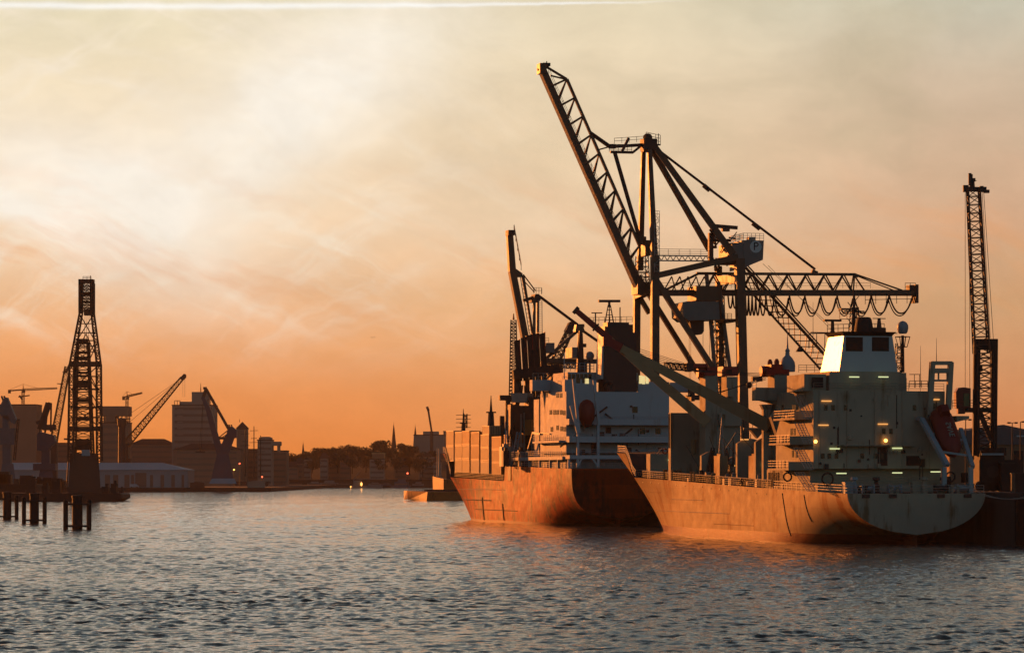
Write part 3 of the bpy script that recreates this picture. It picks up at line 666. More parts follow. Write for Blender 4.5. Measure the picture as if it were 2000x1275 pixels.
def cranes_near(t):
    def jib(nm, ptip, pbase, utip, ubase, w0, w1, redl):
        a, b = B.U(*ptip, utip), B.U(*pbase, ubase)
        k2 = redl
        j = MB().beam(b, b.lerp(a, .5), w0, w0 * 1.05, (w0 + w1) / 2 * 1.05, (w0 + w1) / 2 * 1.05).beam(b.lerp(a, .5), b.lerp(a, 1 - k2), (w0 + w1) / 2 * 1.05, None, w1, w1)
        return a, b, j, b.lerp(a, 1 - k2)
    # forward crane: two columns on a broad pedestal
    ca = bpy.data.objects.new('deck_crane', None); COL.objects.link(ca); ca.parent = t; ca['label'] = 'forward deck crane with long pale jib and dark red tip'
    uc = 78.0; P = lambda x, y: B.U(x, y, uc)
    mb = MB(); mb.box(uc - 1.6, uc + 1.6, P(1396, 0).y, P(1372, 0).y, TB(uc), P(0, 733).z)
    mb.box(uc - 1.4, uc + 1.4, P(1436, 0).y, P(1414, 0).y, P(0, 820).z, P(0, 736).z)
    mb.box(uc - 1.7, uc + 1.5, P(1440, 0).y, P(1394, 0).y, TB(uc), P(0, 792).z)
    mb.box(uc - 2.3, uc + 1.7, P(1440, 0).y, P(1397, 0).y, P(0, 832).z, P(0, 809).z)
    mb.box(uc - 2.0, uc - 1.5, P(1426, 0).y, P(1414, 0).y, P(0, 775).z, P(0, 758).z)
    mb.build('crane_tower', M_creamS, ca)
    mb = MB().box(uc - 1.5, uc + 1.6, P(1395, 0).y, P(1376, 0).y, P(0, 733).z, P(0, 717).z).tube(P(1362, 728), P(1380, 728), .85, n=8).box(uc - 1.8, uc + 1.8, P(1390, 0).y, P(1370, 0).y, P(0, 734).z, P(0, 724).z)
    mb.box(uc - 1.5, uc + 1.5, P(1436, 0).y, P(1407, 0).y, P(0, 734).z, P(0, 716).z)
    mb.build('crane_head', M_red, ca)
    MB().box(uc - 1.6, uc - 1.5, P(1424, 0).y, P(1413, 0).y, P(0, 731).z, P(0, 722).z).build('winch_opening', M_soot, ca)
    a, b, j, m = jib('jib', (1126, 607), (1383, 826), uc + 5, uc - 1.5, 1.7, 1.0, .26)
    jo = j.build('jib', M_cream, ca)
    MB().beam(m, a, 1.1, 1.1, .7, .9).build('jib_tip', M_red, ca); MB().beam(m.lerp(a, .42), m.lerp(a, .45), 1.5).build('jib_collar', M_dark, ca); MB().beam(m.lerp(a, .98), a + (a - m).normalized() * .4, 1.2, 1.3).build('sheave_head', M_dark, ca)
    # after crane
    cb = bpy.data.objects.new('deck_crane', None); COL.objects.link(cb); cb.parent = t; cb['label'] = 'after deck crane beside the bridge, pale jib with bright red tip'
    ub = 40.0; Q = lambda x, y: B.U(x, y, ub)
    mb = MB().box(ub - 1.6, ub + 1.6, Q(1535, 0).y, Q(1506, 0).y, Q(0, 790).z, Q(0, 730).z).lathe((ub, Q(1512, 0).y, TB(ub)), [(1.9, 0), (1.9, Q(0, 800).z - TB(ub)), (2.3, Q(0, 790).z - TB(ub))], 14)
    mb.build('crane_tower', M_creamS, cb)
    mb = MB().box(ub - 1.5, ub + 1.5, Q(1522, 0).y, Q(1500, 0).y, Q(0, 731).z, Q(0, 712).z).tube(Q(1486, 725), Q(1512, 725), .8, n=8).box(ub - 1.6, ub + 1.6, Q(1535, 0).y, Q(1492, 0).y, Q(0, 733).z, Q(0, 722).z).lathe(Q(1504, 713), [(.4, 0), (.4, .5), (.2, .9)], 8).lathe(Q(1517, 712), [(.4, 0), (.4, .5), (.2, .9)], 8)
    mb.build('crane_head', M_red, cb)
    a, b, j, m = jib('jib', (1184, 664), (1503, 833), ub + 7, ub - 1.4, 1.9, 1.1, .095)
    j.build('jib', M_cream, cb)
    MB().beam(m, a, 1.35, 1.35, 1.1, 1.3).box(a.x - .5, a.x + .5, a.y - .3, a.y + .6, a.z - .9, a.z + .5).build('jib_tip', M_red, cb)
    w = MB()                                             # luffing tackle between the head and the jib
    for k2 in range(3): w.tube(Q(1500, 730 + k2 * 3), b.lerp(a, .62) + Vector((0, .3 * k2, .6)), .05, n=3)
    for k2 in range(3): w.tube(Q(1496, 735 + k2 * 3), b.lerp(a, .30) + Vector((0, .3 * k2, 1.2)), .05, n=3)
    w.build('luffing_wire', M_cable, cb)
    w = MB()
    for k2 in range(5): w.tube(P(1376, 722 + k2 * 2), B.U(1195, 664 + k2 * 5, uc + 5), .045, n=3)
    w.build('luffing_wire', M_cable, ca)
    bl = MB(); q = Q(1478, 740); bl.box(ub - .4, ub + .4, q.y - .8, q.y + .8, q.z - .35, q.z + .35); q = Q(1463, 752); bl.ball(q, .5); bl.build('tackle_block', M_dark, cb)
    # radome beside the after crane with a spiked lantern behind it
    c = Q(1538, 726); MB().lathe(c, [(1.15, 0), (1.2, .9), (1.1, 1.5), (.75, 2.1), (.35, 2.5), (.3, 3.1), (.4, 3.2), (.16, 3.6), (.1, 4.6), (.02, 6.2)], 14).build('domed_ventilator', M_radome, t, smooth=True)
    # cargo deck: hatch block, low forecastle store, tanks, posts, mast with stays
    H2 = lambda x, y, u: B.U(x, y, u)
    MB().box(84, 85.3, H2(1383, 0, 84).y, H2(1310, 0, 84).y, TB(86) - .1, H2(0, 806, 84).z).build('hatch_house', M_creamS, t)
    for x, y0, y1, u, r0 in ((1307, 875, 808, 83.5, .14), (1311, 875, 808, 83.5, .14), (1392, 890, 832, 80, .22), (1355, 885, 858, 83.5, .42)): MB().tube(H2(x, y0, u), H2(x, y1, u), r0, n=8).build('deck_post', M_cream, t)
    MB().box(101.2, 103.5, -8.8, 9.2, TB(96), H2(0, 886, 101).z).build('forecastle_store', M_creamS, t)
    for x in (1313, 1351): tube_lamp(B, t, x, 898, 101.1, M_tube_g, 1.5)
    MB().rail([H2(1266, 886, 101.3), H2(1366, 886, 101.3)], 1.2, 1.3, .05, 3).beam(H2(1292, 876, 96), H2(1325, 876, 96), .16).tube(H2(1285, 886, 96), H2(1292, 876, 96), .1).tube(H2(1325, 876, 96), H2(1326, 886, 96), .1).build('store_railing', M_pale, t)
    mb = MB(); p = H2(1299, 881, 95.2)
    for i in range(10):
        a1, a2 = 2 * math.pi * i / 10, 2 * math.pi * (i + 1) / 10
        mb.tube(p + Vector((0, math.cos(a1) * .42, math.sin(a1) * .42)), p + Vector((0, math.cos(a2) * .42, math.sin(a2) * .42)), .11)
    mb.build('life_ring', M_lifered, t)
    for x, u in ((1408, 64), (1476, 48)):
        p0, p1 = H2(x - 8, 900, u), H2(x + 8, 890, u)
        mb = MB().box(u - 1.5, u + 1.5, p1.y, p0.y, TB(u) - .1, H2(0, 890, u).z).box(u - .9, u + .9, p1.y + .25, p0.y - .3, H2(0, 890, u).z, H2(0, 886, u).z)
        mb.rail([H2(x - 7, 886, u), H2(x + 7, 886, u)], 1.5, .5, .06, 2); mb.build('winch_house', M_cream, t)
    MB().tube(H2(1413, 890, 63), H2(1409, 806, 63), .16, .08).build('derrick_post', M_pale, t)
    w = MB().tube(H2(1410, 812, 63), H2(1404, 885, 60), .05).tube(H2(1417, 876, 63), H2(1439, 842, 60), .06).build('stay_wire', M_pale, t)
    for x0, x1, y0, y1, u in ((1440, 1492, 856, 925, 56), (1476, 1522, 853, 920, 44), (1420, 1470, 888, 925, 68), (1370, 1420, 880, 925, 74)):
        a_, b_ = H2(x0, y0, u), H2(x1, y1, u)
        mb = MB().box(u, u + .8, b_.y, a_.y, TB(u) - .1, a_.z - .8); n = 8
        mb.prism([(u, a_.y + (b_.y - a_.y) * i / n, a_.z - .8 + .8 * math.sin(math.pi * i / n)) for i in range(n + 1)], (.8, 0, 0)); mb.build('hatch_coaming', M_creamS, t)
    for x, y, u, mt in ((1430, 909, 67.8, M_tube_o), (1496, 908, 43.8, M_tube_g), (1454, 858, 55.7, M_tube_o), (1513, 862, 43.7, M_tube_o)): tube_lamp(B, t, x, y, u, mt, 1.3)
    fb = MB(); 
    for i in range(8): fb.tube(H2(1447 + i * 5.5, 935, 46), H2(1450 + i * 5.5, 948, 46), .09); 
    fb.beam(H2(1446, 935, 46), H2(1490, 939, 46), .2).beam(H2(1446, 947, 46), H2(1490, 952, 46), .2).build('gangway', M_dark, t)
    rr = random.Random(9); 
    for i in range(22):
        u = 34 + i * 2.9; v = 10.0 - rr.uniform(.4, 2.6); s = rr.uniform(.3, .8); z = TB(u) - .1
        mb = MB().box(u - s, u + s, v - s, v + s, z, z + s * 1.6).lathe((u + s * .2, v, z + s * 1.6), [(s * .5, 0), (s * .5, s * .8), (s * .7, s * .9), (.05, s * 1.2)], 7)
        mb.build('deck_fitting', rr.choice([M_cream, M_dark, M_pale]), t)
    # horizontal spreader beam with machinery hung at the forward crane head
    cg = MB().lattice(P(1298, 714), P(1345, 718), 1.0, 1.0, 9, .1, .07).box(uc - .8, uc + .8, P(1352, 0).y, P(1338, 0).y, P(0, 724).z, P(0, 709).z).lathe(P(1344, 726), [(.6, 0), (.6, 1)], 8).tube(P(1347, 709), P(1347, 696), .35); cg.build('cargo_beam', M_dark, ca)
    MB().box(uc - .7, uc + .7, P(1380, 0).y, P(1346, 0).y, P(0, 718).z, P(0, 710).z).build('beam_arm', M_red, ca)
    rr = random.Random(33)                        # masts, ventilators, winches and wires between the cranes
    for i in range(54):
        x = rr.uniform(1372, 1518); u = 46 + (1518 - x) * .22 + rr.uniform(-3, 3); p = H2(x, 900, u); z = TB(u) - .1; k2 = i % 6; s = rr.uniform(.4, 1.0); mb = MB()
        if k2 == 0: mb.tube((u, p.y, z), (u, p.y, z + rr.uniform(4, 9)), .1 + .1 * s, .06); nm = 'light_mast'
        elif k2 == 1: mb.lathe((u, p.y, z), [(.5 * s, 0), (.5 * s, 2.2 * s + 1), (.9 * s, 2.4 * s + 1), (.9 * s, 2.9 * s + 1), (.2, 3.2 * s + 1)], 9); nm = 'ventilator'
        elif k2 == 2: mb.box(u - s, u + s, p.y - s * 1.2, p.y + s * 1.2, z, z + 1.5 + 2 * s).rail([(u - s, p.y - s, z + 1.5 + 2 * s), (u - s, p.y + s, z + 1.5 + 2 * s)], 1, .7, .04, 2); nm = 'deck_locker'
        elif k2 == 3: mb.tube((u, p.y - s, z + 1.3), (u, p.y + s, z + 1.3), .6 * s, n=10).box(u - .5, u + .5, p.y - s - .2, p.y + s + .2, z, z + .9); nm = 'cargo_winch'
        elif k2 == 4: mb.tube((u, p.y, z + rr.uniform(0, 3)), (u + rr.uniform(-4, 4), p.y + rr.uniform(-5, 5), z + rr.uniform(5, 11)), .05, n=4); nm = 'rigging_wire'
        else: mb.lattice((u, p.y, z), (u, p.y + rr.uniform(-1, 1), z + 3 + 3 * s), .7, .5, 6, .06, .04); nm = 'lattice_post'
        mb.build(nm, M_dark if k2 in (0, 4, 5) else rr.choice([M_cream, M_creamS, M_dark, M_creamS]), t)
    pl = MB(); q = H2(1495, 840, 47); pl.beam(H2(1452, 837, 47), H2(1512, 838, 47), .35).prism([H2(1465, 838, 47), H2(1495, 838, 47), H2(1480, 856, 47)], (1, 0, 0)).rail([H2(1470, 836, 47), H2(1512, 836, 47)], 1.0, 1, .05, 2).build('crane_platform', M_creamS, cb)
cranes_near(shipB)
# ------------------------------------------------------------------ far ship: red container ship
A = Fr(21, 598, -30, 117)
def ship_far():
    t = thing('container_ship', A, 'rust red container ship with white bridge block and black funnel behind the cream ship', 'ship')
    hull, bt, tr, dk, E, T = make_hull(118, 20.6, 8.0, 1.9, 97.0, 5.3, 8, 9.3, poop=(50.0, 3.2), boot=0.5, flare=0.80, nst=3.2)
    H = hull.build('hull', M_redhull, t, smooth=True)
    bt.build('boot_topping', M_boot, H, smooth=True); tr.build('transom', M_redhull, H); dk.build('deck', M_deck, t)
    for w, u0, u1, r0 in ((4.6, 62, 108, .13), (6.9, 50, 106, .06), (2.6, 40, 78, .08)): MB().path([T.surf(u0 + (u1 - u0) * i / 10, w) for i in range(11)], r0, 4).build('rubbing_strake', M_dark if r0 > .07 else M_pale, H)
    for u, w0, w1 in ((103, 1.2, 5.0), (70, .4, 5.2), (52, .6, 4.0)): MB().path([T.surf(u - (w1 - w) * .3, w) for w in [w0 + (w1 - w0) * i / 6 for i in range(7)]], .16, 4).build('fender_bar', M_dark, H)
    rr = random.Random(6)
    for i in range(14):
        u = 30 + i * 5; p = T.surf(u, T(u) - rr.uniform(.5, 1.2)); MB().box(p.x - .25, p.x + .25, p.y - .1, p.y + .03, p.z - .12, p.z + .12).build('scupper', M_dark, H)
    MB().rail(edge_line(E, 52, 96.5), 1.25, 1.5, .06, 4).build('railing', M_dark, t)
    MB().rail(edge_line(E, 100.5, 112), 1.3, 1.0, .06, 4).build('railing', M_pale, t)
    MB().rail(edge_line(E, .4, 49), 1.1, 2.0, .05, 3).rail([(.3, 9.6 - 19.2 * i / 6, T(0)) for i in range(7)], 1.1, 2, .05, 3).build('railing', M_white, t)
    # ---- white bridge block
    ua = 4.0; Z = lambda y, u=ua: A.U(1200, y, u).z; Yv = lambda x, u=ua: A.U(x, 800, u).y
    zb = T(2)
    hs = MB(); hs.box(ua, 23.5, Yv(1307), 9.8, zb + 3.0, Z(765)); hs.box(ua + 2, 26, Yv(1300), 9.2, zb - .1, zb + 2.997)
    hs.box(8, 23.5, Yv(1165, 8), 9.0, Z(765) - .05, Z(742, 8)); hs.box(12, 23, Yv(1245, 12), Yv(1107, 12) - .2, Z(742, 8) - .05, Z(726, 8))
    hs.box(23.5, 27.5, -6, 8.6, zb, Z(768, 27))
    house = hs.build('bridge_block', M_white, t)
    MB().box(9, 22, Yv(1307, 9), Yv(1246, 9), Z(765) - .04, Z(745, 9)).build('upper_deckhouse', M_white, house)
    # wing out to port, end lit by the sun
    a, b = A.U(1036, 742, 20), A.U(1105, 764, 20)
    w = MB().box(18.5, 20.6, 8.8, a.y, b.z, a.z); w.prism([(20, 9.81, b.z - 4.6), (20, 9.81, b.z - 3.6), (20, a.y - 2.5, b.z - .05), (20, a.y - 4, b.z - .05)], (.6, 0, 0)); w.build('bridge_wing', M_white, house)
    MB().rail([(18.8, a.y - .2, a.z), (18.8, a.y - 3.4, a.z), (20.4, a.y - 3.4, a.z)], 1.3, 1.2, .06, 2).build('wing_railing', M_pale, house)
    MB().box(18.6, 23, Yv(1307, 19) - 5.5, Yv(1307, 19), b.z, a.z - .3).build('bridge_wing', M_white, house)
    # deck slabs running round the stern
    for y, v0, v1, u0 in ((828, Yv(1308), 9.9, ua - 2.4), (862, Yv(1310), 10.2, ua - 3.6), (894, Yv(1312), 10.2, ua - 3.9)):
        z = Z(y); MB().box(u0, ua + .003, v0, v1, z - .22, z + (.95 if y != 894 else .5)).build('deck_slab', M_white, house)
    sl_ = MB(); z = A.V(1060, 862, 10).z; sl_.box(ua + .004, 24, 9.81, 11.3, Z(864), Z(860)); sl_.build('side_gallery', M_white, house)
    z2 = Z(894); MB().box(ua + .004, 46, 8.9, 10.6, z2 - .35, z2 + .3).build('side_gallery', M_white, house)
    ps = MB()
    for u in (.3, 8, 14, 22, 30, 38, 45.5): ps.box(u, u + .45, 10.0, 10.45, T(u), z2 - .36)
    ps.build('gallery_post', M_white, house)
    pr = MB(); pr.box(44.8, 45.5, 10.0, 10.6, T(45), A.V(1023, 855, 10.3).z); pr.rail([(5, 10.5, z2 + .3), (45, 10.5, z2 + .3)], 1.1, 1.6, .05, 3); pr.rail([(5, 11.2, Z(860)), (24, 11.2, Z(860))], 1.1, 1.6, .05, 3); pr.build('gallery_railing', M_white, house)
    MB().beam(A.V(1029, 887, 10), A.V(1041, 845, 10), .35).beam(A.V(1041, 845, 10), A.V(1056, 847, 10), .4).beam(A.V(1056, 845, 10), A.V(1074, 847, 10), .2).build('provision_davit', M_pale, t)
    # windows on the lit port side and aft face
    wl = [(1061, 771), (1068, 771), (1089, 772), (1096, 772), (1076, 805), (1083, 805), (1089, 805), (1096, 805), (1102, 806), (1089, 835), (1097, 837), (1103, 838), (1078, 838)]
    for px, py in wl:
        p = A.V(px, py, 9.8); MB().box(p.x - .9, p.x + .9, p.y - .06, p.y + .06, p.z - .45, p.z + .45).build('window', M_glass, house)
    for px, py, mt in ((1188, 840, M_soot), (1160, 880, M_soot), (1160, 868, M_soot), (1200, 853, M_soot), (1215, 853, M_soot), (1255, 842, M_glass), (1285, 842, M_glass), (1228, 880, M_soot), (1290, 880, M_soot), (1240, 800, M_glass)):
        p = A.U(px, py, ua); MB().box(ua - .06, ua + .06, p.y - .55, p.y + .55, p.z - .6, p.z + .6).build('window', mt, house)
    for px, py in ((1251, 741), (1257, 742), (1264, 741)):
        p = A.U(px, py, 9); MB().box(8.94, 9.05, p.y - .3, p.y + .3, p.z - .8, p.z + .8).build('lit_window', M_winlit, house)
    for px, py in ((1129, 743), (1141, 743), (1146, 744)):
        p = A.U(px, py, 8); MB().box(7.94, 8.05, p.y - .4, p.y + .4, p.z - .5, p.z + .5).build('lit_window', M_winlit if px == 1146 else M_glass, house)
    for k2, px in enumerate(range(1112, 1160, 8)):
        p = A.U(px, 735, 12); MB().box(11.93, 12.06, p.y - .32, p.y + .32, p.z - .5, p.z + .5).build('window', M_glass, house)
    # ---- funnel
    uf = 7.0; G = lambda x, y: A.U(x, y, uf)
    x0, x1 = G(1180, 700).y, G(1244, 700).y; zt = G(1200, 634).z; z0 = G(1200, 791).z
    fn = MB().hexa([(uf, x1, z0), (uf + 4.5, x1, z0), (uf + 4.5, x0, z0), (uf, x0, z0), (uf, x1 + .1, zt - 1.6), (uf + 3.8, x1 + .1, zt - 1.6), (uf + 3.8, x0 - .15, zt - .3), (uf, x0 - .15, zt - .3)]).box(uf + .4, uf + 3.6, x1 + 1.5, x0 - .8, zt - .9, zt + .5).box(uf + .6, uf + 3.4, x1 + .6, x0 - 3, zt - 1.9, zt + .1)
    f = fn.build('funnel', M_black, t)
    # pale panel added for the sun's sheen on the black funnel's port side
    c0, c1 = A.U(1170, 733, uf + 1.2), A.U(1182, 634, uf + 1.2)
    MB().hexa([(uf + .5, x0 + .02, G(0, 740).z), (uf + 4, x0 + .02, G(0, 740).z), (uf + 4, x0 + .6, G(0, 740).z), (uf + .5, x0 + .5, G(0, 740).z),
               (uf + .5, x0 - .12, zt - 1.2), (uf + 3.6, x0 - .12, zt - 1.2), (uf + 3.6, x0 + .3, zt - 1.2), (uf + .5, x0 + .2, zt - 1.2)]).build('funnel_sheen_panel', M_funnel, f)
    p = G(1186, 754); MB().lathe((uf - 1.0, p.y, p.z - 1), [(.5, 0), (.5, 1.2), (.9, 1.6), (.9, 2.1)], 8).build('ventilator', M_dark, t)
    # radar mast above the funnel line
    um = 16; Q = lambda x, y: A.U(x, y, um); mb = MB()
    for dx in (-9, 0, 9): mb.tube(Q(1190 + dx, 634), Q(1190 + dx * .25, 596), .14, .1)
    for y in (625, 615, 605): mb.tube(Q(1190 - 9 * (y - 590) / 44, y), Q(1190 + 9 * (y - 590) / 44, y), .08)
    mb.beam(Q(1169, 588), Q(1211, 588), .55, .5).tube(Q(1190, 600), Q(1190, 588), .25).build('radar_mast', M_dark, t)
    mb = MB().tube(Q(1163, 632), Q(1163, 612), .14).beam(Q(1155, 611), Q(1176, 611), .2).rail([Q(1148, 631), Q(1235, 629)], 1.1, 1.2, .05, 2).tube(Q(1211, 634), Q(1211, 600), .12).build('small_radar', M_dark, t)
    # mast with radome over the wheelhouse
    mb = MB().beam(Q(1133, 727), Q(1134, 646), 1.5, 1.0, .6, .6).tube(Q(1127, 700), Q(1132, 650), .16).box(um - .5, um + .5, Q(1144, 0).y, Q(1136, 0).y, Q(0, 678).z, Q(0, 671).z); mb.build('signal_mast', M_dark, t)
    c = Q(1152, 695); mb = MB().tube(c, Q(1152, 727), .2).build('radome_post', M_dark, t)
    MB().ball(c, .88, .9, 14).build('radome', M_radome, t, smooth=True)
    MB().rail([A.U(1105, 725, 12), A.U(1160, 725, 12)], 1.6, 1.0, .06, 3).tube(A.U(1102, 740, 10), A.U(1102, 690, 10), .1).build('monkey_island_railing', M_white, t)
    # ---- stowed deck crane and hatch gear forward of the bridge
    uc = 46; K = lambda x, y: A.U(x, y, uc)
    mb = MB().box(uc - 1, uc + 1.5, K(1004, 0).y, K(995, 0).y, T(55), K(0, 790).z).box(uc - 1, uc + 1.5, K(1050, 0).y, K(1030, 0).y, T(45), K(0, 775).z).box(uc - 1, uc + 1, K(1030, 0).y, K(1004, 0).y, K(0, 845).z, K(0, 792).z)
    mb.beam(K(1000, 832), K(1011, 782), .9).beam(K(1036, 830), K(1048, 786), .9); mb.build('hatch_gantry', M_dark, t)
    MB().prism([(uc + 2, K(1013, 0).y, K(0, 768).z), (uc + 2, K(1047, 0).y, K(0, 768).z), (uc + 2, K(1042, 0).y, K(0, 786).z), (uc + 2, K(1016, 0).y, K(0, 786).z)], (-4, 2.2, 0)).build('gantry_house', M_pale, t)
    MB().box(28, 32, 6.9, 8.9, zb, A.V(1068, 778, 8.9).z).build('stair_tower', M_white, t)
    MB().beam(K(1001, 830), K(1012, 785), .22).beam(K(1038, 826), K(1052, 772), .25).build('lashing_strut', M_pale, t)
    for px, y0, y1, r0, yp, wd in ((959, 830, 772, .75, 805, 1.1), (905, 838, 798, .5, 826, .8)):
        u = 80 if px > 930 else 104; a, b = A.U(px, y0 + 10, u), A.U(px, y1, u); m_ = A.U(px, yp, u); mb = MB().tube(a, m_, r0 * 1.1, r0 * .8, 8).tube(m_, b, r0 * .45, .06, 6).beam(m_ + Vector((0, wd, 0)), m_ - Vector((0, wd, 0)), .35, .3)
        if px < 930:
            for yy in (812, 820, 827, 836):
                q = A.U(px, yy, u); mb.beam(q + Vector((0, 1.7, .2)), q - Vector((0, 1.7, -.2)), .12)
            mb.lattice(A.U(908, 835, u), A.U(909, 808, u), .9, .7, 6, .07, .06)
        mb.build('foremast' if px < 930 else 'mast_post', M_dark, t)
    for x0, x1, y0, y1, u in ((975, 986, 812, 832, 72), (984, 1000, 780, 835, 62)):
        a, b = A.U(x0, y0, u), A.U(x1, y1, u); mb = MB().lathe((u, (a.y + b.y) / 2, b.z - 3), [(.7, 0), (.55, a.z - b.z + 3)], 9)
        if x0 == 984: mb.box(u - .6, u + .6, b.y, a.y + 1.0, a.z - .2, a.z + .9)
        mb.build('ventilator', M_dark, t)
    rr = random.Random(14)                        # forward deck gear seen over the poop
    for i in range(26):
        x = rr.uniform(985, 1052); u = rr.uniform(36, 50); p = A.U(x, 860, u); z = T(u); k2 = i % 4; s = rr.uniform(.5, 1.1); mb = MB()
        if k2 == 0: mb.tube((u, p.y, z), (u, p.y, z + rr.uniform(5, 12)), .18, .08); nm = 'light_mast'
        elif k2 == 1: mb.lathe((u, p.y, z), [(.5 * s, 0), (.5 * s, 3 * s), (.9 * s, 3.2 * s), (.9 * s, 3.8 * s), (.2, 4 * s)], 9); nm = 'ventilator'
        elif k2 == 2: mb.box(u - s, u + s, p.y - s, p.y + s, z, z + 2 + 2 * s).box(u - s * .6, u + s * .6, p.y - s * .5, p.y + s * .5, z + 2 + 2 * s, z + 2.6 + 2 * s); nm = 'deck_locker'
        else: mb.lattice((u, p.y, z), (u, p.y + rr.uniform(-2, 2), z + 4 + 5 * s), .9, .6, 7, .07, .05); nm = 'lattice_post'
        mb.build(nm, rr.choice([M_dark, M_dark, M_white, M_pale]), t)
    for i in range(24):                           # pipes, boxes and cowls on the white after wall
        x, y = rr.uniform(1110, 1300), rr.choice([rr.uniform(772, 822), rr.uniform(836, 856), rr.uniform(868, 890)]); p = A.U(x, y, ua); s = rr.uniform(.15, .5); mb = MB(); k2 = i % 3
        if k2 == 0: mb.tube((ua - .12, p.y, p.z), (ua - .12, p.y, p.z - rr.uniform(1.5, 4)), .09)
        elif k2 == 1: mb.box(ua - .35, ua - .001, p.y - s, p.y + s, p.z - s, p.z + s)
        else: mb.beam((ua - .1, p.y, p.z), (ua - .1, p.y + rr.choice([-3, 3]), p.z - 2.2), .3)
        mb.build(('drain_pipe', 'junction_box', 'stair')[k2], rr.choice([M_dark, M_white, M_soot]), house)
    for y, u0 in ((820, ua - 2.4), (854, ua - 3.6), (884, ua - 3.9)):
        z = Z(y + 4); MB().rail([(u0 + .05, 9.6, z), (u0 + .05, Yv(1308), z)], 1.0, 1.8, .04, 3).build('deck_railing', M_white, house)
    # container lashing bridge, aft of the last bay
    lb = MB()
    for v in (9.4, 6.9, 4.4): lb.box(48.2, 48.6, v, v + .3, T(48), T(48) + 7)
    lb.box(48.2, 48.6, 4.4, 9.7, T(48) + 3.3, T(48) + 3.6); lb.beam((48.1, 9.4, T(48) + .4), (48.1, 7.2, T(48) + 3.2), .2); lb.build('lashing_frame', M_dark, t)
    return t, E, T
shipA, EA, TA = ship_far()

def lifeboat_far():
    u = 1.2; a = A.U(1146, 808, u)
    t = thing('lifeboat', A, 'red covered lifeboat hung in white davits at the stern of the red container ship', 'lifeboat')
    prof = [(.3, -2.6), (1.0, -2.0), (1.5, -1.0), (1.62, 0), (1.62, 1.0), (1.35, 2.0), (.75, 2.6), (.1, 2.8)]
    MB().lathe(a, [(r * .98, z) for r, z in prof], 14).build('boat_hull', M_lifered, t, smooth=True)
    MB().box(a.x - 1.5, a.x - 1.0, a.y - .7, a.y + .7, a.z + .5, a.z + 1.8).build('canopy', M_lifered, t)
    MB().beam(a + Vector((-1.55, -1.0, -2)), a + Vector((-1.55, .8, -2.2)), .12).build('grab_rail', M_dark, t)
    d = MB(); D = lambda x, y: A.U(x, y, u - .8)
    d.beam(D(1120, 740), D(1131, 845), .5, .5).beam(D(1160, 742), D(1170, 830), .5, .5).beam(D(1115, 792), D(1129, 845), .55).beam(D(1129, 847), D(1128, 912), .45).beam(D(1168, 830), D(1168, 912), .5).beam(D(1128, 910), D(1138, 892), .35).beam(D(1167, 910), D(1155, 892), .35)
    d.build('davit', M_white, shipA)
lifeboat_far()

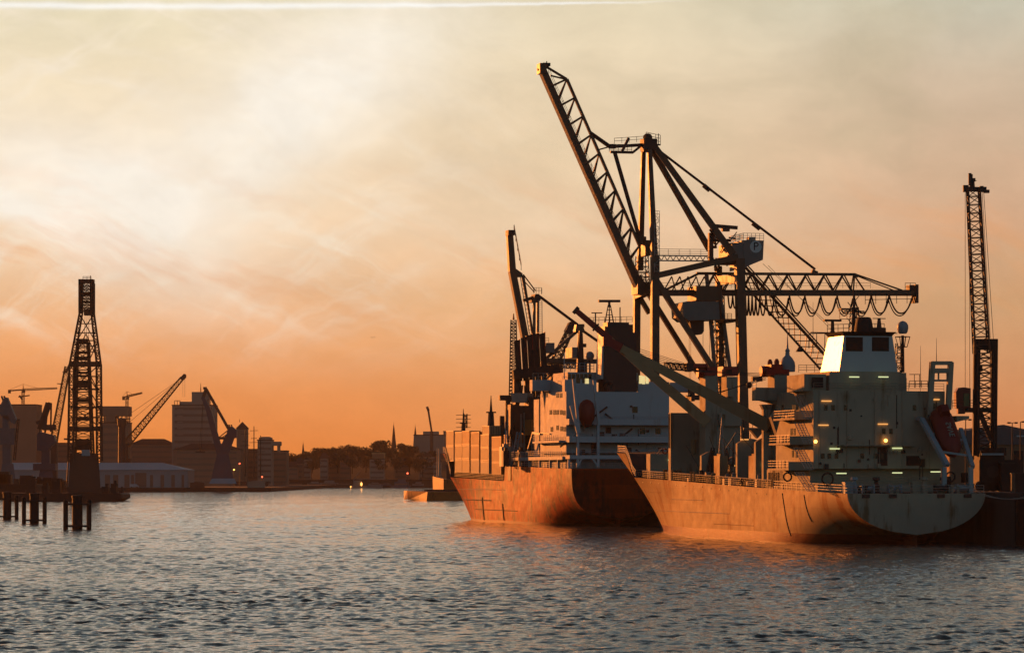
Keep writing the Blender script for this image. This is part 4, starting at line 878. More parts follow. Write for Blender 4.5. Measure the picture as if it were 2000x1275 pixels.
def containers():
    mk = {k2: mat('container_' + k2, c, 0.5, var=0.12, scale=0.4, dirt=(0.12, 0.06, 0.03), dirt_amt=.4) for k2, c in dict(orange=(.66, .26, .07), grey=(.50, .42, .33), sand=(.62, .44, .25), brown=(.48, .20, .08), blue=(.10, .16, .24)).items()}
    def one(p, L, hgt, mt, lab, wid=2.44):
        o = MB(); o.box(0, L, -wid / 2, wid / 2, 0, hgt)
        n = int(L / .55)
        for i in range(n):                      # corrugated long side and ends
            x = .25 + i * (L - .5) / n; o.box(x, x + .26, wid / 2, wid / 2 + .05, .16, hgt - .16); o.box(x, x + .26, -wid / 2 - .05, -wid / 2, .16, hgt - .16)
        th = thing('shipping_container', Fr(*worldA(p), *A.h), lab, 'container', 'containers stacked on the red ship', z=p[2])
        o.build('box_shell', mt, th)
        fr_ = MB()
        for x in (0, L):
            for y in (-wid / 2, wid / 2): fr_.box(x - .07, x + .07, y - .07, y + .07, .0, hgt + .01)
        for y in (-wid / 2, wid / 2): fr_.box(.07, L - .07, y - .07, y + .07, hgt - .12, hgt + .012); fr_.box(.07, L - .07, y - .065, y + .065, -.0, .14)
        fr_.build('corner_frame', mt, th)
        dr = MB()
        for y in (-.75, -.35, .35, .75): dr.tube((-.06, y, .15), (-.06, y, hgt - .15), .035, n=4)
        dr.build('door_bars', M_dark, th)
    def worldA(p): return (A.o[0] + p[0] * A.h[0] + p[1] * A.p[0], A.o[1] + p[0] * A.h[1] + p[1] * A.p[1])
    cols = [(872, 886, 840, 895, 2, ('sand', 'grey')), (889, 902, 842, 930, 3, ('sand', 'sand', 'grey')), (903, 917, 840, 932, 3, ('orange', 'sand', 'sand')), (920, 936, 842, 936, 3, ('brown', 'brown', 'grey')),
            (939, 955, 847, 940, 3, ('sand', 'sand', 'grey')), (961, 979, 851, 944, 3, ('orange', 'brown', 'brown')), (985, 1003, 847, 950, 3, ('orange', 'grey', 'grey'))]
    nm = ['bow', 'second from the bow', 'third from the bow', 'fourth from the bow', 'fifth from the bow', 'sixth from the bow', 'aftermost']
    tn = {2: ['top', 'bottom'], 3: ['top', 'middle', 'bottom']}
    look = dict(orange='bright orange', grey='dull grey', sand='sand coloured', brown='rusty brown')
    v = 8.55
    for i, (x0, x1, y0, y1, n, cs) in enumerate(cols):
        a = A.V(x1, y0, v + 1.22); b = A.V(x0, y0, v + 1.22); L = b.x - a.x
        ztop = a.z; zbot = TA(a.x) + (1.15 if n == 3 else .2); hgt = (ztop - zbot) / n
        for k2 in range(n):
            one((a.x, v, ztop - (k2 + 1) * hgt), L, hgt - .1, mk[cs[k2]], f'{look[cs[k2]]} container, {tn[n][k2]} of the {nm[i]} stack on the red ship')
    # inner row of the last bay, ends facing the bridge, and loose upper boxes
    for r in range(2):
        for k2 in range(3):
            z = TA(55) + 1.15 + k2 * 3.0
            one((52.0, v - 2.7 * (r + 1), z), 6.1, 2.9, mk['blue'], f'dark container in the {("next", "inner")[r]} row behind the aftermost orange stack, {("bottom", "middle", "top")[k2]} one')
    for x0, x1, y0, y1, u, c, lab in ((1024, 1046, 819, 845, 40, 'orange', 'single bright orange container standing highest beside the white bridge block'), (953, 969, 831, 845, 66, 'sand', 'pale container end showing above the fifth container stack'),
                                       (1004, 1023, 836, 848, 50, 'sand', 'low pale container top between the aftermost stack and the bridge')):
        a, b = A.U(x0, y0, u), A.U(x1, y1, u)
        zb_ = b.z - .4
        one((u, a.y - 1.22 - (1.4 if c == 'orange' else .3), zb_), 9.0 if c == 'orange' else 6, a.z - zb_, mk[c], lab)
containers()
# ------------------------------------------------------------------ quay on the right
QZ = 7.4
def quay():
    q = Fr(56.8, 434, -0.239, 0.971)
    mb = MB().box(-330, 300, -260, -12.6, -3, QZ)
    o = mb.build('quay', mat('quay_concrete', (0.09, 0.085, 0.08), 0.85, var=0.3, scale=0.15, dirt=(0.03, 0.03, 0.028), dirt_amt=.7)); place(o, q); o['kind'] = 'structure'; o['label'] = 'dark concrete quay along the starboard side of the ships'; o['category'] = 'quay'
    for i in range(7):                       # timber fenders with chains on the quay face
        u = -8 - i * 9
        f = thing('quay_fender', Fr(q.o[0] + u * q.h[0] - 12.6 * q.p[0], q.o[1] + u * q.h[1] - 12.6 * q.p[1], *q.h), 'dark upright fender on the quay wall beside the cream ship stern', 'fender', 'fenders on the quay wall')
        MB().box(-.5, .5, .01, .9, 0.2, QZ - .5).box(-.35, .35, .9, 1.1, .6, QZ - 1).build('fender_pile', M_soot, f)
        MB().tube((0, .5, QZ - .5), (0, -.3, QZ + .25), .07).build('chain', M_dark, f)
    for i in range(4):
        u = -12 - i * 20
        f = thing('mooring_bollard', Fr(q.o[0] + u * q.h[0] - 13.6 * q.p[0], q.o[1] + u * q.h[1] - 13.6 * q.p[1], *q.h), 'iron bollard on the edge of the dark quay', 'bollard', 'bollards along the quay edge', z=QZ)
        MB().lathe((0, 0, 0), [(.4, 0), (.3, .15), (.26, .6), (.42, .75), (.42, .9), (.2, 1.0)], 10).build('bollard_post', M_soot, f)
quay()

# ------------------------------------------------------------------ big ship-to-shore crane
C = Fr(28.2, 612, -0.239, 0.971)
def sts():
    t = thing('container_crane', C, 'huge quay gantry crane with raised lattice boom and round P sign on its machine house', 'crane', z=0)
    P = lambda x, y, u=6.0: C.U(x, y, u)
    N, Fq = 0.0, 13.0
    def leg(u, pts, w, mt=M_sts):
        m_ = MB(); q = [P(x, y, u) for x, y in pts]; last = q[-1]; q[-1] = Vector((u, last.y, QZ + 1.6))
        for a, b in zip(q, q[1:]): m_.beam(a, b, w, w)
        m_.box(u - 1.6, u + 1.6, last.y - .7, last.y + .7, QZ + .1, QZ + 1.6)
        for d in (-1.1, -.4, .4, 1.1): m_.tube((u + d, last.y - .3, QZ + .45), (u + d, last.y + .3, QZ + .45), .42, n=10)
        m_.build('leg', mt, t)
    leg(N, [(1279, 500), (1279, 700), (1279, 930)], 1.5); leg(Fq, [(1244, 568), (1243, 700), (1243, 930)], 1.25)
    leg(N, [(1444, 505), (1452, 820), (1455, 930)], 1.75, M_sts); leg(Fq, [(1403, 520), (1408, 700), (1410, 930)], 1.2)
    # sill and portal beams along the quay
    def pbm(*a_): MB().beam(*a_).build('portal_beam', M_sts, t)
    a, b = P(1279, 560, N), P(1244, 575, Fq); pbm(a, b, 1.4, 2.0); pbm(Vector((N, P(1279, 700, N).y, QZ + 5)), Vector((Fq, P(1243, 700, Fq).y, QZ + 5)), 1.2, 1.6)
    pbm(P(1446, 545, N), P(1404, 548, Fq), 1.3, 1.8); pbm(Vector((N, P(1454, 900, N).y, QZ + 5)), Vector((Fq, P(1409, 900, Fq).y, QZ + 5)), 1.2, 1.6)
    MB().beam(P(1282, 548, N), P(1448, 806, N), 1.05).build('diagonal_brace', M_sts, t)
    MB().beam(P(1246, 540, Fq), P(1408, 800, Fq), .95).build('diagonal_brace', M_sts, t)
    MB().beam(P(1284, 538, N), P(1440, 502, N), 1.25, 1.2).build('upper_brace', M_sts, t)
    MB().beam(P(1246, 575, Fq), P(1268, 612, Fq), .9).build('knee_brace', M_sts, t)
    # pylon: two masts meeting at the apex, raking back legs
    MB().beam(P(1279, 530, 1), P(1268, 284, 5.2), 1.25, 1.25, .85, .85).build('pylon', M_sts, t)
    MB().beam(P(1250, 528, 11), P(1257, 284, 6.8), 1.1, 1.1, .8, .8).build('pylon', M_sts, t)
    MB().beam(P(1280, 288, 5.2), P(1432, 497, 1), .95, 1.15, 1.25, 1.35).build('back_leg', M_sts, t)
    MB().beam(P(1272, 290, 6.8), P(1386, 488, 11), .8, .95, .95, 1.0).build('back_leg', M_sts, t)
    ap = MB(); p = P(1265, 281); ap.box(4.6, 7.4, p.y - 1.6, p.y + 1.2, p.z - 1.3, p.z + .9).lathe(P(1265, 271), [(1.0, 0), (.9, .6), (.4, 1.0)], 8).prism([P(1257, 296, 5), P(1257, 276, 5), P(1280, 276, 5), P(1289, 296, 5)], (2, 0, 0)); ap.build('apex_head', M_dark, t)
    ar = MB(); ar.beam(P(1258, 283), P(1192, 287), .6, .6).beam(P(1192, 297), P(1236, 298), .55, .5).beam(P(1236, 298), P(1252, 285), .45).beam(P(1214, 298), P(1228, 270), .5).lathe(P(1196, 290), [(.8, 0), (.8, .8)], 8)
    ar.rail([P(1190, 297), P(1234, 297)], 1.5, 1.0, .06, 3).rail([P(1200, 281), P(1258, 277)], 1.1, 1.4, .05, 2).rail([P(1262, 277), P(1290, 283)], 1.9, 1.0, .06, 3).tube(P(1286, 282), P(1286, 261), .08).beam(P(1275, 283), P(1290, 283), .3)
    ar.build('apex_platform', M_dark, t)
    MB().tube(P(1284, 292), P(1592, 526), .26).tube(P(1374, 362), P(1386, 372), .48).tube(P(1470, 436), P(1484, 447), .48).build('back_stay', M_dark, t)
    MB().tube(P(1200, 296), P(1245, 452), .42).tube(P(1245, 452), P(1251, 470), .5).build('boom_rod', M_dark, t)
    MB().tube(P(1193, 288), P(1153, 260), .42).tube(P(1190, 287), P(1168, 293), .16).build('boom_tie', M_dark, t)
    # raised boom: box bottom chord, trussed top chord
    bm = MB(); b0, b1 = P(1250, 566), P(1060, 140)
    bc = MB().beam(b0, b1, 2.2, 1.55, 1.9, 1.3).box(b1.x - 1.3, b1.x + 1.3, b1.y - .5, b1.y + .9, b1.z - .5, b1.z + 1.5).build('boom_girder', M_sts, t)
    t0, t1 = P(1249, 480), P(1107, 155)
    ends = [(P(1060, 133), t1)]; n = 9; tr = MB(); tr.beam(t0, t1, .55).beam(t1, P(1062, 128), .42).beam(P(1075, 148), P(1104, 155), .3)
    dv = (b1 - b0)
    for i in range(n + 1):
        tp = t1.lerp(t0, i / n); bb = b1.lerp(b0, .075 + .80 * i / n)
        for du in (-1, 1): tr.tube(tp, bb + Vector((du, 0, .2)), .2, n=4)
        if i < n:
            bn = b1.lerp(b0, .075 + .80 * (i + 1) / n)
            b2 = b1.lerp(b0, .075 + .80 * (i + .82) / n)
            for du in (-1, 1): tr.tube(tp, b2 + Vector((du, 0, .2)), .17, n=4)
    tr.build('boom_truss', M_sts, t)
    MB().rail([b1.lerp(b0, .02) + Vector((1.5, -1.2, .6)), b1.lerp(b0, .9) + Vector((1.5, -1.2, .6))], 1.3, 3.5, .045, 2).build('boom_walkway', M_dark, t)
    MB().box(5, 7, P(1067, 0).y - .6, P(1058, 0).y, P(0, 130).z, P(0, 124).z).tube(P(1066, 130), P(1068, 120), .1).tube(P(1050, 137), P(1058, 134), .25).build('boom_tip', M_dark, t)
    hg = MB(); p = P(1252, 560); hg.box(4, 8.5, P(1268, 0).y, P(1240, 0).y, P(0, 575).z, P(0, 553).z).lathe(P(1254, 478), [(.9, 0), (.9, 1.6)], 8).box(4.5, 7.5, P(1267, 0).y, P(1256, 0).y, P(0, 500).z, P(0, 470).z); hg.rail([P(1245, 553), P(1275, 553)], 2.0, .9, .07, 3)
    hg.lattice(P(1254, 552), P(1254, 500), 2.4, 2.0, 5, .1, .07); hg.build('hinge_machinery', M_sts, t)
    # trolley girder with trussed top chord and trailing cable loops
    g0, g1 = P(1283, 572), P(1788, 572)
    MB().beam(P(1262, 572), g1, 1.8, 1.15).build('trolley_girder', M_sts, t)
    tg = MB().beam(P(1360, 534), P(1670, 536), .5, .55).beam(P(1670, 536), P(1676, 540), .5)
    xs = list(range(1376, 1668, 18)); 
    for i, x in enumerate(xs):
        a, b = (P(x, 569), P(min(x + 18, 1668), 537)) if i % 2 == 0 else (P(x, 537), P(x + 18, 569))
        tg.tube(a + Vector((-.8, 0, 0)), b + Vector((-.3, 0, 0)), .17, n=4).tube(a + Vector((.8, 0, 0)), b + Vector((.3, 0, 0)), .15, n=4)
    tg.tube(P(1672, 536), P(1762, 567), .18).tube(P(1674, 539), P(1750, 569), .13).tube(P(1668, 537), P(1690, 570), .18)
    for i, x in enumerate(range(1296, 1376, 16)): tg.tube(P(x, 569), P(x + 16, 540), .14, n=4).tube(P(x + 16, 540), P(x + 24, 569), .12, n=4)
    tg.beam(P(1300, 566), P(1365, 534), .45).beam(P(1585, 530), P(1596, 534), .7, .8)
    tg.build('girder_truss', M_sts, t)
    MB().rail([P(1290, 563, 4.6), P(1700, 563, 4.6)], 1.1, 3.0, .04, 2).rail([P(1690, 594, 5), P(1792, 592, 5)], 1.8, 2.2, .07, 2).rail([P(1768, 567), P(1788, 567)], 1.5, .9, .06, 2).tube(P(1700, 575), P(1700, 592), .08).tube(P(1735, 575), P(1735, 592), .08).build('girder_walkway', M_dark, t)
    MB().box(4.8, 7.2, P(1790, 0).y, P(1784, 0).y, P(0, 592).z, P(0, 556).z).box(5, 7, P(1782, 0).y, P(1773, 0).y, P(0, 568).z, P(0, 557).z).build('girder_end', M_dark, t)
    fs = MB(); fn_ = MB(); edges = [1422, 1431, 1440, 1456, 1462, 1469, 1476, 1484, 1496, 1512, 1542, 1572, 1603, 1635, 1668, 1702, 1737, 1783]
    for i, (x0, x1) in enumerate(zip(edges, edges[1:])):
        if x0 == 1440: continue
        dp = 24 if x1 < 1441 else (38 if x1 < 1545 else 34)
        pts = [P(x0 + (x1 - x0) * k2 / 14, 578 + dp * (1 - abs(2 * k2 / 14 - 1) ** 2.3)) for k2 in range(15)]
        (fn_ if x1 < 1441 else fs).path(pts, .17, 4)
        if x1 > 1540: fs.path([p + Vector((.8, 0, -.35 - .1 * (i % 3))) for p in pts], .12, 4)
    fs.build('cable_loops', M_cable, t); fn_.build('cable_loops', M_cable, t)
    # machine house with its round P sign
    u = 2.0; M = lambda x, y: P(x, y, u)
    y0_, y1_ = M(1492, 0).y, M(1452, 0).y; zt, zb_ = M(0, 469).z, M(0, 519).z
    mh = MB().prism([(u, y0_, zt), (u, y1_, zt), (u, y1_, zb_ - .6), (u, M(1462, 0).y, zb_), (u, y0_ + .2, M(0, 507).z)], (9, 0, 0)).build('machine_house', M_stsl, t)
    MB().box(u + .1, 10.9, y1_ + .003, M(1430, 0).y, M(0, 505).z, M(0, 474).z).build('machine_house_annex', M_stsl, t)
    MB().rail([(u + .1, y0_, zt), (u + .1, y1_, zt), (10.8, y1_, zt)], 1.4, .8, .05, 3).rail([M(1428, 474), M(1452, 468)], 1.3, .9, .05, 3).box(u + .3, 4, M(1476, 0).y, M(1464, 0).y, zt, zt + .7).build('roof_railing', M_pale, t)
    c = M(1476, 482); sg = MB(); 
    n = 24; sg.prism([(u - .06, c.y + 1.22 * math.cos(2 * math.pi * i / n), c.z + 1.22 * math.sin(2 * math.pi * i / n)) for i in range(n)], (.055, 0, 0)); sgo = sg.build('round_sign', mat('sign_white', (.75, .76, .76), .5), mh)
    text_mesh('sign_letter', 'P', 2.3, M_soot, sgo, Matrix.Translation((u - .075, c.y - .02, c.z)) @ AFT, .01)
    # gear below the apex leg: rope sheaves, small jib, walkway bridge
    gr = MB(); rr = random.Random(4)
    for i in range(26):
        x, y = rr.uniform(1386, 1430), rr.uniform(455, 520); gr.tube(P(x, y, rr.uniform(1, 10)), P(x + rr.uniform(-14, 14), y + rr.uniform(-16, 16), rr.uniform(1, 10)), rr.uniform(.1, .3), n=4)
    for i in range(9): c = P(rr.uniform(1388, 1428), rr.uniform(468, 515), rr.uniform(2, 9)); gr.lathe(c, [(.7, 0), (.7, .5)], 9)
    gr.beam(P(1388, 455, 3), P(1388, 512, 3), .9).beam(P(1390, 512, 3), P(1444, 512, 3), 1.0, 1.2); gr.build('hoist_gear', M_dark, t)
    MB().beam(P(1392, 441), P(1440, 445), .6, .7).box(5.5, 6.5, P(1424, 0).y, P(1410, 0).y, P(0, 452).z, P(0, 445).z).tube(P(1395, 442), P(1391, 470), .25).build('service_jib', M_dark, t)
    wk = MB().beam(P(1284, 499), P(1390, 500), .25).beam(P(1284, 509), P(1390, 510), .25)
    for i in range(9): x = 1286 + i * 11.6; wk.tube(P(x, 499), P(x + 5.8, 509), .1, n=3).tube(P(x + 5.8, 509), P(x + 11.6, 499), .1, n=3)
    wk.rail([P(1284, 499), P(1390, 500)], 1.3, 2.2, .05, 3); wk.build('access_bridge', M_pale, t)
    MB().lattice(P(1283, 532, -1), P(1283, 420, 3), 1.0, 1.0, 9, .06, .05).rail([P(1279, 424, 3), P(1288, 424, 3)], 1.2, .5, .05, 2).build('ladder_cage', M_pale, t)
    # trolley with hanging cabin
    tb = MB().box(3, 9, P(1400, 0).y, P(1351, 0).y, P(0, 588).z, P(0, 560).z).box(3.5, 8.5, P(1392, 0).y, P(1366, 0).y, P(0, 600).z, P(0, 586).z).build('trolley', M_sts, t)
    hx = MB().prism([P(1333, 591, 2), P(1344, 588, 2), P(1404, 589, 2), P(1406, 624, 2), P(1345, 626, 2), P(1335, 618, 2)], (8, 0, 0)).build('trolley_house', M_stsl, tb)
    MB().prism([P(1347, 626, 4), P(1375, 626, 4), P(1375, 647, 4), P(1370, 653, 4), P(1352, 653, 4)], (3, 0, 0)).build('operator_cab', M_dark, tb)
    MB().box(2.5, 8, P(1428, 0).y, P(1404, 0).y, P(0, 630).z, P(0, 624).z).rail([P(1406, 624, 2.5), P(1429, 624, 2.5)], 1.2, .8, .06, 3).build('trolley_platform', M_dark, tb)
    hr = MB()
    for x, y in ((1346, 765), (1349, 765), (1373, 722), (1386, 700), (1390, 700)): hr.tube(P(x, 626, 5), P(x, y, 5), .05, n=3)
    hr.build('hoist_rope', M_cable, t)
    sp = MB(); q = P(1347, 772, 5); sp.box(3.5, 6.5, P(1395, 0).y, P(1340, 0).y, P(0, 781).z, P(0, 772).z).box(4.2, 5.8, P(1352, 0).y, P(1343, 0).y, P(0, 772).z, P(0, 758).z); 
    for x in (1343, 1392): sp.box(2.5, 7.5, P(x + 4, 0).y, P(x - 3, 0).y, P(0, 784).z, P(0, 776).z)
    sp.build('spreader', M_dark, t)
    # lift shaft between the landside legs: two pale raking tubes with lattice
    MB().tube(P(1380, 536, 5), P(1401, 775, 5), .42, n=8).tube(P(1403, 550, 5), P(1427, 730, 5), .42, n=8).build('raking_tube', M_stsl, t)
    MB().lattice(P(1402, 560, 7), P(1408, 760, 7), 1.9, 1.9, 16, .12, .09).beam(P(1391, 644, 5), P(1414, 646, 5), .3).box(6, 8, P(1412, 0).y, P(1404, 0).y, P(0, 740).z, P(0, 590).z).build('lift_shaft', M_sts, t)
    # stair boom sloping down behind the machine house
    sb = MB(); u0 = 11
    a0, a1 = P(1440, 505, u0), P(1624, 708, u0); c0, c1 = P(1450, 552, u0), P(1603, 722, u0)
    sb.tube(a0, a1, .33, n=5).tube(a0 + Vector((0, -.3, .6)), a1 + Vector((0, -.3, .6)), .16, n=4).tube(c0, c1, .25, n=5)
    n = 15
    for i in range(n):
        p, q = a0.lerp(a1, i / n), c0.lerp(c1, i / n); q2 = c0.lerp(c1, (i + 1) / n); hz_ = Vector((0, p.y - (p.y - q.y) * 1.0, p.z))
        zz = a0.lerp(a1, (i + .5) / n); sb.tube(p, q2, .11, n=3); w_ = c0.lerp(c1, i / n)
        k2 = (w_.z - a0.z) / (a1.z - a0.z); sb.tube(a0.lerp(a1, max(0, k2)), w_, .11, n=3)
    sb.build('stair_boom', M_sts, t)
    p = P(1561, 684, u0); MB().lathe(p, [(.75, -.3), (.6, 0), (.2, .6), (.06, 1.0)], 9).tube(p + Vector((0, 0, 1)), P(1559, 668, u0), .05).build('hanging_floodlight', M_dark, t)
    w = MB()
    for x, y, x2, y2 in ((1490, 515, 1618, 632), (1500, 518, 1620, 640)): w.tube(P(x, y), P(x2, y2), .05, n=3)
    w.build('trailing_wire', M_cable, t)
sts()

# ------------------------------------------------------------------ second quay crane, further along, boom raised
C2 = Fr(-0.5, 745, -0.239, 0.971)
def sts2():
    t = thing('container_crane', C2, 'smaller distant quay crane with box boom raised nearly upright behind the red ship', 'crane')
    P = lambda x, y, u=4.0: C2.U(x, y, u)
    MB().beam(P(1026, 665), P(1000, 530), 1.6, 2.0).beam(P(1000, 530), P(995, 455), 1.6, 2.0, 1.4, 1.7).prism([P(1001, 520, 3.2), P(1021, 534, 3.2), P(1019, 541, 3.2), P(1004, 541, 3.2)], (1.6, 0, 0)).build('boom_girder', M_sts, t)
    MB().box(2.5, 5.5, P(1003, 0).y, P(990, 0).y, P(0, 460).z, P(0, 450).z).beam(P(990, 461), P(996, 458), .5).build('boom_tip', M_dark, t)
    MB().rail([P(1004, 452), P(1018, 528)], 1.6, 2.4, .08, 2).beam(P(1020, 537), P(1030, 590), .6).beam(P(1030, 590), P(1040, 655), .45).ladder(P(1020, 540), P(1038, 652), 1.0, (0, 1, 0), 14, .1).build('boom_walkway', M_sts, t)
    for x, u in ((1043, 1), (1050, 6)): MB().beam(P(x, 720, u), P(x + .5, 585, u), .6).build('pylon', M_sts, t)
    mb = MB().prism([P(1040, 590, 2), P(1046, 574, 2), P(1053, 574, 2), P(1058, 582, 2), P(1053, 590, 2)], (4, 0, 0)).beam(P(1022, 587), P(1042, 581), .75).rail([P(1042, 573), P(1058, 573)], 1.4, .8, .06, 2).tube(P(1058, 574), P(1058, 563), .1).build('apex_head', M_dark, t)
    MB().tube(P(1022, 536), P(1046, 568), .16).tube(P(1021, 546), P(1044, 571), .13).build('boom_tie', M_dark, t)
    MB().tube(P(1054, 579), P(1128, 634), .36).tube(P(1134, 643), P(1176, 672), .36).build('back_stay', M_dark, t)
    MB().ladder(P(1055, 587, 1), P(1056, 700, 1), .9, (0, 1, 0), 26, .08).build('ladder', M_pale, t)
    MB().beam(P(1131, 640), P(1130, 745), .5, .6, .9).beam(P(1136, 650), P(1140, 745), .45).beam(P(1128, 646), P(1060, 706), .7).beam(P(1124, 636), P(1141, 636), .5, .8).prism([P(1126, 634, 3), P(1138, 634, 3), P(1143, 648, 3), P(1124, 648, 3)], (2, 0, 0)).build('rear_post', M_sts, t)
    MB().beam(P(1060, 704), P(1185, 706), 1.2, 1.1).lattice(P(1065, 714), P(1135, 714), 1.0, 1.0, 12, .12, .1).build('trolley_girder', M_sts, t)
    MB().box(1, 7, P(1133, 0).y, P(1111, 0).y, P(0, 699).z, P(0, 679).z).build('machine_house', M_stsl, t)
    MB().box(2, 7, P(1079, 0).y, P(1062, 0).y, P(0, 689).z, P(0, 670).z).rail([P(1064, 670), P(1072, 670)], 1.3, .8, .06, 2).build('cable_house', M_stsl, t)
    for x, u in ((1062, 0), (1140, 0)): MB().beam(P(x, 706, u), (u, P(x, 706, u).y, QZ + .2), 1.4).build('leg', M_sts, t)
sts2()

def elevator():
    fr = Fr(0, 0); d = Fr(0.0, 728, -0.239, 0.971); P = lambda x, y, u=0.0: d.U(x, y, u)
    t = thing('grain_elevator', d, 'dark ribbed elevator tower of five slanting casings rising behind the white bridge', 'elevator')
    for i, (x, y) in enumerate(((1004, 666), (1017, 660), (1029, 655), (1041, 653), (1053, 652))):
        u = 4 - i * .35
        mb = MB().hexa([P(x + 5, 744, u), P(x + 16.5, 744, u), P(x + 16.5, 744, u + 1.2), P(x + 5, 744, u + 1.2), P(x, y, u), P(x + 11.6, y - 3, u), P(x + 11.6, y - 3, u + 1.2), P(x, y, u + 1.2)]).tube(P(x + 11, 744, u + .6), P(x + 13, 776, u + .6), .35)
        mb.build('casing', M_soot, t)
        MB().box(u - .15, u + .3, P(x + 12, 0, u).y, P(x + 10, 0, u).y, P(0, y + 28, u).z, P(0, y + 8 - 12, u).z).build('casing_tip', M_red, t)
    MB().beam(P(1002, 732, 3), P(1092, 720, 3), 1.5, 2.2).build('conveyor_bridge', M_soot, t)
    mb = MB()
    for i in range(8): mb.beam(P(1006 + i * 7, 752, 6), P(1002 + i * 7.5, 782, 6), .45)
    for x in (1008, 1030, 1050): mb.beam(P(x, 740, 5), (5, P(x, 740, 5).y, QZ + .2), 1.3)
    mb.beam(P(1060, 745, 6), P(1090, 720, 6), .5).beam(P(1072, 752, 6), P(1088, 722, 6), .5).beam(P(1080, 752, 6), P(1094, 722, 6), .4); mb.build('support_frame', M_dark, t)
    t2 = thing('lattice_crane', Fr(0.6, 770, -0.239, 0.971), 'lattice crane jib leaning right with dark sheave head, between elevator and radar mast', 'crane')
    d2 = Fr(0.6, 770, -0.239, 0.971); Q = lambda x, y: d2.U(x, y, 0)
    MB().lattice(Q(1082, 712), Q(1113, 645), 2.0, 1.4, 9, .17, .12).build('jib', M_sts, t2)
    MB().beam(Q(1108, 650), Q(1116, 633), 1.9, 1.6).ball(Q(1115, 636), 1.0).build('jib_head', M_dark, t2)
    w = MB()
    for x in (1084, 1090, 1096): w.tube(Q(1110, 648), Q(x - 8, 695), .06, n=3)
    w.build('hoist_rope', M_cable, t2)
    MB().box(-2, 2, Q(1096, 0).y, Q(1072, 0).y, QZ, Q(0, 712).z).build('slewing_tower', M_dark, t2)
    d3 = frpx(1003, 790); t3 = thing('lattice_tower', d3, 'slim pointed lattice tower at the left edge of the ribbed elevator', 'tower'); P3 = lambda x, y: d3.U(x, y, 0)
    MB().lattice(P3(1003, 790), P3(1003, 625), 2.3, 1.3, 24, .16, .11).tube(P3(1003, 625), P3(1003, 612), .3, .1).build('tower_lattice', M_sts, t3)
    MB().box(-1.2, 1.2, -1.2, 1.2, QZ, P3(0, 789).z).build('tower_base', M_dark, t3)
elevator()

